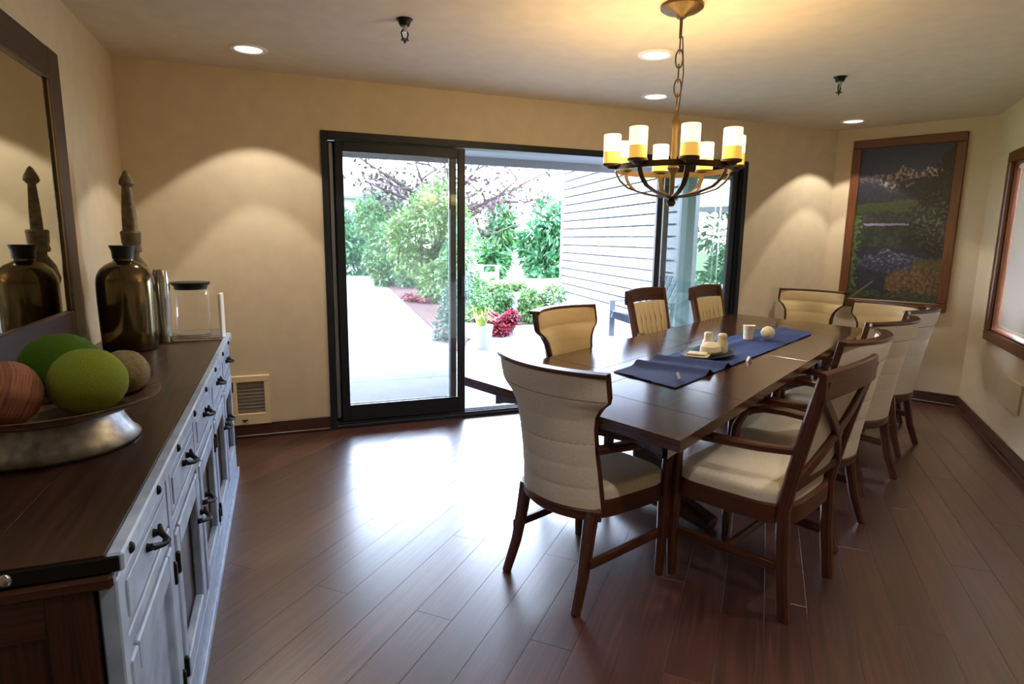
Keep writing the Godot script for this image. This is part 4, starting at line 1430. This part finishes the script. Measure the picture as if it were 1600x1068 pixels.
func build_mirror() -> void:
	var o := thing("wall_mirror", "large mirror in a dark wooden frame above the sideboard", "mirror", Vector3(0, 0.92, 1.93))
	var y0 := 0.0
	var y1 := 1.235
	var w := 0.135
	var hz := 0.8
	for s in [-1.0, 1.0]:
		part("frame_side", bx(Vector3(0.013, (y0 + y1) / 2, s * (hz - w / 2)), Vector3(0.024, y1 - y0, w), 0.005), M.mirror_wood, o)
		part("frame_rail", bx(Vector3(0.0125, (y1 - w / 2) if s > 0 else (y0 + w / 2), 0), Vector3(0.023, w, hz * 2 - 2 * w), 0.005), M.mirror_wood, o)
		part("inner_bead", bx(Vector3(0.012, (y0 + y1) / 2, s * (hz - w - 0.008)), Vector3(0.016, y1 - y0 - 2 * w, 0.014), 0.004), M.bronze, o)
	part("mirror_glass", bx(Vector3(0.006, (y0 + y1) / 2, 0), Vector3(0.006, y1 - y0 - 2 * w + 0.01, hz * 2 - 2 * w + 0.01)), M.mirror, o)

func build_on_sideboard() -> void:
	var y := 0.845
	# footed dish
	var c := thing("footed_dish", "pewter footed dish with a copper-rimmed shallow bowl", "bowl", Vector3(0.297, y, 2.6))
	var b := MB.new()
	b.lathe([Vector2(0, 0.006), Vector2(0.19, 0.0), Vector2(0.205, 0.002), Vector2(0.208, 0.008), Vector2(0.2, 0.012), Vector2(0.187, 0.03), Vector2(0.174, 0.055), Vector2(0.162, 0.082), Vector2(0.0, 0.082)], 48)
	part("foot", b, M.pewter, c)
	b = MB.new()
	b.lathe([Vector2(0, 0.074), Vector2(0.14, 0.078), Vector2(0.22, 0.1), Vector2(0.262, 0.121), Vector2(0.265, 0.126), Vector2(0.259, 0.127), Vector2(0.215, 0.107), Vector2(0.14, 0.087), Vector2(0, 0.083)], 56)
	part("bowl", b, M.copper_dish, c)
	var fz := FastNoiseLite.new()
	fz.seed = 4
	fz.frequency = 1.6
	var wob := func(d: Vector3) -> float: return 1.0 + 0.03 * fz.get_noise_3dv(d)
	b = MB.new()
	b.ball(Vector3.ZERO, Vector3(0.088, 0.085, 0.088), 36, 22, wob)
	single("moss_ball", b, M.moss, "round green moss ball in front of the other balls in the dish", "decorative ball", Vector3(0.412, 0.845 + 0.171, 2.655))
	b = MB.new()
	b.ball(Vector3.ZERO, Vector3(0.1, 0.09, 0.1), 36, 22, wob)
	single("moss_ball", b, M.moss_deep, "larger deep green moss ball at the back of the dish", "decorative ball", Vector3(0.3, 0.845 + 0.178, 2.455), 0.8)
	b = MB.new()
	b.ball(Vector3.ZERO, Vector3(0.062, 0.062, 0.062), 32, 20, wob)
	single("stone_ball", b, M.stone, "grey brown stone ball at the edge of the dish", "decorative ball", Vector3(0.462, 0.845 + 0.162, 2.51))
	b = MB.new()
	var ridge := func(d: Vector3) -> float: return 1.0 + 0.022 * sin(atan2(d.z, d.x) * 9.0) * (1.0 - d.y * d.y) + 0.02 * fz.get_noise_3dv(d * 2.0)
	b.ball(Vector3.ZERO, Vector3(0.08, 0.074, 0.08), 54, 22, ridge)
	var sb := single("striped_ball", b, M.striped, "brown and tan striped ridged ball partly cut off by the picture edge", "decorative ball", Vector3(0.26, 0.845 + 0.164, 2.725))
	sb.rotation = Vector3(0.5, 0.4, 1.1)
	# amber bottle
	var bt := thing("amber_bottle", "big shiny amber bottle with black stopper beside the mirror", "bottle", Vector3(0.2, y, 1.13))
	b = MB.new()
	b.lathe([Vector2(0, 0), Vector2(0.108, 0.0), Vector2(0.115, 0.008), Vector2(0.118, 0.1), Vector2(0.12, 0.22), Vector2(0.12, 0.315), Vector2(0.115, 0.35), Vector2(0.1, 0.382), Vector2(0.075, 0.405), Vector2(0.05, 0.416), Vector2(0.042, 0.422), Vector2(0.042, 0.44), Vector2(0, 0.44)], 48)
	part("body", b, M.bottle, bt)
	b = MB.new()
	b.lathe([Vector2(0.0, 0.43), Vector2(0.044, 0.43), Vector2(0.046, 0.466), Vector2(0.054, 0.486), Vector2(0.054, 0.492), Vector2(0, 0.492)], 28)
	part("stopper", b, M.black, bt)
	# carved spire
	var sp := thing("carved_spire", "tall weathered wooden spire with arrow tip behind the amber bottle", "sculpture", Vector3(0.2, y, 0.93), 0.5)
	b = MB.new()
	b.lathe([Vector2(0, 0), Vector2(0.07, 0), Vector2(0.07, 0.03), Vector2(0.04, 0.06), Vector2(0.035, 0.2), Vector2(0.06, 0.27), Vector2(0.075, 0.33), Vector2(0.06, 0.39), Vector2(0.03, 0.44), Vector2(0.03, 0.46), Vector2(0, 0.46)], 20)
	part("stand", b, M.spire, sp)
	b = MB.new()
	b.lathe([Vector2(0, 0.455), Vector2(0.042, 0.455), Vector2(0.046, 0.47), Vector2(0.04, 0.49), Vector2(0.044, 0.5), Vector2(0.046, 0.545), Vector2(0.048, 0.55), Vector2(0.042, 0.56), Vector2(0, 0.56)], 8)
	part("collar", b, M.spire, sp)
	b = MB.new()
	b.lathe([Vector2(0, 0.555), Vector2(0.036, 0.555), Vector2(0.032, 0.66), Vector2(0.022, 0.775), Vector2(0, 0.775)], 4)
	part("shaft", b, M.spire, sp)
	b = MB.new()
	b.lathe([Vector2(0, 0.77), Vector2(0.02, 0.77), Vector2(0.034, 0.785), Vector2(0.03, 0.805), Vector2(0.012, 0.84), Vector2(0, 0.852)], 12)
	part("arrow_tip", b, M.spire, sp)
	# silver vase
	b = MB.new()
	b.lathe([Vector2(0, 0), Vector2(0.036, 0), Vector2(0.038, 0.01), Vector2(0.03, 0.06), Vector2(0.034, 0.18), Vector2(0.04, 0.3), Vector2(0.034, 0.355), Vector2(0.03, 0.37), Vector2(0.026, 0.36), Vector2(0.03, 0.3), Vector2(0.024, 0.1), Vector2(0, 0.08)], 28)
	single("silver_vase", b, M.silver_glass, "slim silver glass vase between amber bottle and glass canister", "vase", Vector3(0.315, y, 0.945))
	# canister on a glass tray
	b = MB.new()
	b.box(Vector3(0, 0.007, 0), Vector3(0.3, 0.014, 0.23), 0.005)
	b.box(Vector3(0, 0.017, 0.11), Vector3(0.3, 0.02, 0.01), 0.004)
	b.box(Vector3(0, 0.017, -0.11), Vector3(0.3, 0.02, 0.01), 0.004)
	single("glass_tray", b, M.crystal, "clear glass tray at the far end of the sideboard", "tray", Vector3(0.43, y, 0.83))
	var cn := thing("glass_canister", "clear glass canister with a black lid on the glass tray", "canister", Vector3(0.435, y + 0.0145, 0.835))
	b = MB.new()
	b.lathe([Vector2(0.082, 0.002), Vector2(0.09, 0.01), Vector2(0.092, 0.2), Vector2(0.088, 0.235), Vector2(0.084, 0.25)], 36)
	part("jar", b, M.clear, cn)
	b = MB.new()
	b.lathe([Vector2(0, 0.0), Vector2(0.082, 0.0), Vector2(0.086, 0.006), Vector2(0.082, 0.012), Vector2(0, 0.012)], 36)
	part("jar_base", b, M.crystal, cn)
	b = MB.new()
	b.lathe([Vector2(0, 0.246), Vector2(0.078, 0.246), Vector2(0.08, 0.262), Vector2(0.095, 0.276), Vector2(0.096, 0.284), Vector2(0, 0.286)], 36)
	part("lid", b, M.black, cn)
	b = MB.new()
	b.box(Vector3.ZERO, Vector3(0.014, 0.24, 0.06), 0.003)  # white piece stands in for a bright reflection on the glass edge
	single("edge_reflection_slab", b, M.trim_white, "narrow white slab added as the bright glass edge reflection right of the canister", "reflection", Vector3(0.578, y + 0.12, 0.86), -0.2)

# ---------------------------------------------------------------- on the table
func build_on_table() -> void:
	var c0 := Vector2(2.42, 2.13)
	var c1 := Vector2(4.4, 1.045)
	var d := (c1 - c0).normalized()
	var s := Vector2(-d.y, d.x)
	var L := (c1 - c0).length()
	var fz := FastNoiseLite.new()
	fz.seed = 12
	fz.frequency = 2.2
	var lift := func(a: float, w: float) -> float:
		# two cross folds near the front end, soft wrinkles elsewhere
		var r := 0.004 + 0.004 * (fz.get_noise_2d(a * 1.2, w * 4.0) + 0.6)
		for f in [0.3, 0.52]:
			r += 0.024 * exp(-pow((a - f - w * 0.35) / 0.03, 2.0))
		r += 0.007 * exp(-pow((w + 0.05) / 0.03, 2.0)) * smoothstep(0.7, 1.1, a)
		return r
	var half := func(a: float) -> float:
		var e := clampf((L - a) / 0.2, 0.0, 1.0)
		return 0.185 * sqrt(1.0 - pow(1.0 - e, 2.4)) if e < 1.0 else 0.185
	var top := func(u: float, v: float) -> Vector3:
		var a := u * L
		var w: float = (v * 2 - 1) * maxf(0.004, half.call(a))
		var skew := w * -0.28 * (1.0 - u)
		var q := c0 + d * (a + skew) + s * w
		return Vector3(q.x, 0.7605 + lift.call(a, w), q.y)
	var b := MB.new()
	b.patch(150, 26, top, Vector3.UP)
	b.patch(150, 26, func(u: float, v: float) -> Vector3: return top.call(u, v) - Vector3(0, 0.0035, 0), Vector3.DOWN)
	for e in [0.0, 1.0]:
		b.patch(150, 1, func(u: float, v: float) -> Vector3: return top.call(u, e) - Vector3(0, 0.0035 * v, 0), Vector3(s.x, 0, s.y) * (e * 2 - 1))
	b.patch(1, 26, func(u: float, v: float) -> Vector3: return top.call(0.0, v) - Vector3(0, 0.0035 * u, 0), Vector3(-d.x, 0, -d.y))
	single("table_runner", b, M.navy, "navy blue cloth runner with folds along the dining table", "table runner")
	# tray with ceramics, nearer group
	var at := func(a: float, w: float, y: float) -> Vector3:
		var q := c0 + d * a + s * w
		return Vector3(q.x, y, q.y)
	var turn := facing(s)
	b = MB.new()
	b.lathe([Vector2(0, 0.0), Vector2(0.11, 0.0), Vector2(0.15, 0.012), Vector2(0.155, 0.016), Vector2(0.15, 0.018), Vector2(0.11, 0.006), Vector2(0, 0.006)], 40, Vector3.ZERO, Vector2(1.35, 0.85))
	single("serving_tray", b, M.tray_blue, "dark blue oval tray under the cream ceramics on the runner", "tray", at.call(0.74, -0.01, 0.775), turn)
	b = MB.new()
	b.box(Vector3.ZERO, Vector3(0.1, 0.012, 0.12), 0.005)
	b.box(Vector3(0.005, 0.011, 0.0), Vector3(0.08, 0.01, 0.1), 0.004)
	single("folded_napkin", b, M.ivory, "cream folded napkin at the front of the blue tray", "napkin", at.call(0.62, -0.01, 0.7905), turn + 0.2)
	b = MB.new()
	b.lathe([Vector2(0, 0), Vector2(0.05, 0), Vector2(0.072, 0.022), Vector2(0.068, 0.05), Vector2(0.044, 0.066), Vector2(0, 0.07)], 28, Vector3.ZERO, Vector2(1.0, 0.75))
	single("ceramic_dish", b, M.ivory, "low rounded cream ceramic dish on the blue tray", "dish", at.call(0.735, 0.015, 0.7815), turn)
	for k in 2:
		b = MB.new()
		b.lathe([Vector2(0, 0), Vector2(0.03, 0), Vector2(0.034, 0.01), Vector2(0.032, 0.055), Vector2(0.023, 0.074), Vector2(0.025, 0.08), Vector2(0.025, 0.1), Vector2(0.018, 0.108), Vector2(0, 0.11)], 20)
		single("shaker", b, M.ivory, ["cream ceramic shaker standing upright at the back of the blue tray, door side", "cream ceramic shaker standing upright at the back of the blue tray, camera side"][k], "shaker", at.call(0.845, -0.045 + 0.08 * k, 0.7815), 0.0, "cream shakers on the tray")
	# farther group
	b = MB.new()
	b.lathe([Vector2(0, 0), Vector2(0.03, 0), Vector2(0.032, 0.006), Vector2(0.036, 0.085), Vector2(0.04, 0.09), Vector2(0.036, 0.092), Vector2(0.031, 0.085), Vector2(0.027, 0.015), Vector2(0, 0.012)], 26)
	var cup := thing("ceramic_cup", "cream ceramic cup standing on the far half of the runner", "cup", at.call(1.5, -0.045, 0.7725), 0.4)
	part("body", b, M.ivory, cup)
	b = MB.new()
	b.tube([Vector3(0.032, 0.075, 0), Vector3(0.06, 0.072, 0), Vector3(0.066, 0.05, 0), Vector3(0.055, 0.028, 0), Vector3(0.031, 0.025, 0)], [0.006], 8)
	part("handle", b, M.ivory, cup)
	b = MB.new()
	b.ball(Vector3(0, 0.042, 0), Vector3(0.062, 0.042, 0.04), 30, 16, func(q: Vector3) -> float: return 1.0 + 0.07 * sin(q.x * 14.0) * (0.4 + q.y) + 0.22 * maxf(0.0, q.x) * maxf(0.0, 0.6 - absf(q.y)))
	single("shell_ornament", b, M.ivory, "cream shell shaped ornament beside the far cup on the runner", "ornament", at.call(1.58, 0.05, 0.772), 0.5)
	for k in 2:
		b = MB.new()
		b.box(Vector3(0, 0.012, 0.006), Vector3(0.03, 0.028, 0.002), 0.0, Basis(Vector3.RIGHT, -0.4))
		b.box(Vector3(0, 0.012, -0.006), Vector3(0.03, 0.028, 0.002), 0.0, Basis(Vector3.RIGHT, 0.4))
		single("paper_tag", b, M.trim_white, ["small white paper tag on the front corner of the runner", "small white paper tag beside the runner near the blue tray"][k], "tag", at.call([0.1, 0.8][k], [0.12, 0.205][k], [0.773, 0.7625][k]), [0.6, 1.2][k])

# ---------------------------------------------------------------- chandelier
func build_chandelier() -> void:
	var o := thing("chandelier", "bronze ring chandelier with eight glowing amber glass candle shades", "chandelier", Vector3(2.63, 0, 1.975))
	var cdir := Vector3(-0.577, 0, 0.816)
	var rdir := Vector3(0.816, 0, 0.577)
	var b := MB.new()
	b.lathe([Vector2(0, 2.385), Vector2(0.02, 2.385), Vector2(0.03, 2.4), Vector2(0.075, 2.412), Vector2(0.095, 2.425), Vector2(0.095, 2.4385), Vector2(0, 2.4385)], 32)
	part("canopy", b, M.bronze, o)
	b = MB.new()
	b.tube([Vector3(0, 2.39, 0), Vector3(0, 2.3, 0)], [0.007], 10)
	part("hanger", b, M.bronze, o)
	for k in 5:
		b = MB.new()
		var y := 2.275 - k * 0.063
		var pts := []
		var side := cdir if k % 2 == 0 else rdir
		for j in 17:
			var an := TAU * j / 16
			pts.append(Vector3(0, y + sin(an) * 0.04, 0) + side * cos(an) * 0.016)
		b.tube(pts, [0.0035], 6, false)
		part("chain_link", b, M.bronze, o)
	b = MB.new()
	b.tube([Vector3(0.012, 2.31, 0), Vector3(0.02, 2.15, 0.01), Vector3(0.012, 1.99, 0)], [0.003], 6)
	part("cord", b, M.bronze, o)
	b = MB.new()
	b.lathe([Vector2(0, 1.58), Vector2(0.01, 1.58), Vector2(0.012, 1.7), Vector2(0.028, 1.73), Vector2(0.014, 1.76), Vector2(0.012, 1.9), Vector2(0.022, 1.93), Vector2(0.012, 1.96), Vector2(0.008, 1.99), Vector2(0, 1.99)], 20)
	part("stem", b, M.bronze, o)
	b = MB.new()
	b.lathe([Vector2(0, 1.553), Vector2(0.014, 1.557), Vector2(0.022, 1.572), Vector2(0.014, 1.588), Vector2(0.034, 1.594), Vector2(0.034, 1.602), Vector2(0, 1.604)], 20)
	part("finial", b, M.bronze, o)
	b = MB.new()
	b.lathe([Vector2(0.262, 1.712), Vector2(0.269, 1.712), Vector2(0.269, 1.738), Vector2(0.262, 1.738), Vector2(0.262, 1.712)], 64)
	part("ring", b, M.bronze, o)
	for k in 8:
		var ph := deg_to_rad(13.0 + 45.0 * k)
		var dr := cdir * cos(ph) + rdir * sin(ph)
		b = MB.new()
		var pts := []
		for q in [[0.266, 1.735], [0.264, 1.7], [0.245, 1.668], [0.21, 1.638], [0.14, 1.615], [0.07, 1.602], [0.025, 1.6]]:
			pts.append(dr * q[0] + Vector3(0, q[1], 0))
		b.sweep(pts, [[0.008, 0.024]], dr.cross(Vector3.UP))
		part("strap", b, M.bronze, o)
		var at := dr * 0.288
		b = MB.new()
		b.lathe([Vector2(0, 1.722), Vector2(0.018, 1.722), Vector2(0.026, 1.73), Vector2(0.043, 1.736), Vector2(0.045, 1.746), Vector2(0, 1.746)], 24, at)
		b.box(dr * 0.276 + Vector3(0, 1.728, 0), Vector3(0.016, 0.012, 0.016))
		part("candle_cup", b, M.bronze, o)
		b = MB.new()
		b.lathe([Vector2(0.039, 1.747), Vector2(0.04, 1.75), Vector2(0.04, 1.8), Vector2(0.037, 1.8), Vector2(0.037, 1.747), Vector2(0.039, 1.747)], 28, at)
		var sh := part("lamp_shade", b, M.amber_glow, o)
		b = MB.new()
		b.lathe([Vector2(0.04, 1.8), Vector2(0.04, 1.876), Vector2(0.0385, 1.878), Vector2(0.037, 1.876), Vector2(0.037, 1.8), Vector2(0.04, 1.8)], 28, at)
		part("lamp_shade_glow", b, M.shade_glow, sh)
		b = MB.new()
		b.lathe([Vector2(0, 1.746), Vector2(0.012, 1.746), Vector2(0.012, 1.79), Vector2(0.017, 1.815), Vector2(0.013, 1.845), Vector2(0, 1.865)], 14, at)
		part("bulb", b, M.shade_glow, sh)
		var l := OmniLight3D.new()
		l.name = "candle_light"
		o.add_child(l, true)
		l.position = at + Vector3(0, 1.83, 0)
		l.light_color = rgb(255, 214, 146)
		l.light_energy = 0.12
		l.light_size = 0.03
		l.omni_range = 12.0
		l.omni_attenuation = 2.0
		l.shadow_enabled = true

# ---------------------------------------------------------------- recessed lights and sprinklers
func build_ceiling_fittings() -> void:
	var spots := [
		[Vector2(0.774, 0.476), "lit recessed ceiling light near the left wall corner", 1.0],
		[Vector2(2.94, 1.31), "recessed ceiling light just behind the chandelier chain", 0.5],
		[Vector2(3.51, 0.465), "recessed ceiling light above the middle of the sliding door", 0.5],
		[Vector2(5.56, 0.4), "lit recessed ceiling light near the framed picture", 1.0],
		[Vector2(0.85, 3.1), "unseen recessed light added above the near end of the sideboard", 0.25],  # added downlight out of view, kept faint
		[Vector2(3.3, 3.35), "unseen recessed light added out of view on the window wall side", 0.7],  # added out of view as fill for floor and chairs
		[Vector2(1.75, 4.15), "unseen recessed light added above the open floor to brighten the chair backs", 1.4],  # added out of view to lift the chair backs
	]
	for s in spots:
		var o := thing("recessed_light", s[1], "ceiling light", Vector3(s[0].x, CEIL, s[0].y), 0.0, "round recessed ceiling lights")
		var b := MB.new()
		b.lathe([Vector2(0.075, -0.006), Vector2(0.085, -0.01), Vector2(0.1, -0.006), Vector2(0.104, -0.0005), Vector2(0.075, -0.0005), Vector2(0.075, -0.006)], 40)
		part("trim_ring", b, M.trim_white, o)
		b = MB.new()
		b.lathe([Vector2(0, -0.007), Vector2(0.04, -0.0065), Vector2(0.075, -0.004), Vector2(0.075, -0.0005), Vector2(0, -0.0005)], 40)
		part("lamp_lens", b, M.lens_glow, o)
		for k in 2:
			var l := SpotLight3D.new()
			l.name = "downlight"
			o.add_child(l, true)
			l.position = Vector3(0, -0.02, 0)
			l.rotation_degrees = Vector3(-90, 0, 0)
			l.light_color = rgb(255, 243, 226)
			l.light_energy = [1.0, 1.0][k] * s[2]
			l.light_size = 0.03
			l.spot_angle = [46.0, 30.0][k]
			l.spot_angle_attenuation = [0.1, 0.08][k]
			l.spot_range = 12.0
			l.spot_attenuation = 2.0
			l.shadow_enabled = true
	for s in [[Vector2(1.507, 1.299), "dark fire sprinkler head on the ceiling left of the chandelier"], [Vector2(4.273, 1.383), "dark fire sprinkler head on the ceiling right of the chandelier"]]:
		var o := thing("sprinkler_head", s[1], "sprinkler", Vector3(s[0].x, CEIL, s[0].y), 0.4, "ceiling sprinklers")
		var b := MB.new()
		b.lathe([Vector2(0, -0.03), Vector2(0.024, -0.03), Vector2(0.034, -0.004), Vector2(0.042, -0.0005), Vector2(0, -0.0005)], 24)
		part("cup", b, M.iron, o)
		b = MB.new()
		b.tube([Vector3(0, -0.028, 0), Vector3(0, -0.06, 0)], [0.013, 0.011], 12)
		part("nozzle", b, M.steel, o)
		for e in [-1.0, 1.0]:
			b = MB.new()
			b.tube([Vector3(e * 0.011, -0.05, 0), Vector3(e * 0.02, -0.065, 0), Vector3(e * 0.014, -0.085, 0), Vector3(0, -0.094, 0)], [0.004], 6)
			part("frame_arm", b, M.iron, o)
		b = MB.new()
		b.lathe([Vector2(0, -0.112), Vector2(0.004, -0.11), Vector2(0.004, -0.097), Vector2(0.02, -0.096), Vector2(0.02, -0.093), Vector2(0, -0.092)], 16)
		part("deflector", b, M.iron, o)

func build_vent() -> void:
	var o := thing("wall_vent", "cream framed wall vent with grey grille beside the sideboard", "vent", Vector3(0.655, 0.095, 0.0))
	part("frame_rail", bx(Vector3(0, 0.325, 0.012), Vector3(0.25, 0.045, 0.024), 0.004), M.vent_cream, o)
	part("frame_rail", bx(Vector3(0, 0.04, 0.012), Vector3(0.25, 0.08, 0.024), 0.004), M.vent_cream, o)
	for s in [-1.0, 1.0]:
		part("frame_stile", bx(Vector3(s * 0.106, 0.191, 0.012), Vector3(0.038, 0.223, 0.024), 0.004), M.vent_cream, o)
	part("grille_plate", bx(Vector3(0, 0.191, 0.004), Vector3(0.174, 0.223, 0.006)), M.vent_grey, o)
	for k in 9:
		var b := MB.new()
		b.box(Vector3(0, 0.095 + k * 0.024, 0.011), Vector3(0.174, 0.014, 0.003), 0.0, Basis(Vector3.RIGHT, 0.5))
		part("slat", b, M.vent_grey, o)
	var b := MB.new()
	b.box(Vector3(-0.045, 0.035, 0.027), Vector3(0.04, 0.01, 0.008), 0.003)
	b.box(Vector3(-0.045, 0.03, 0.03), Vector3(0.01, 0.022, 0.01), 0.003)
	part("latch", b, M.iron, o)
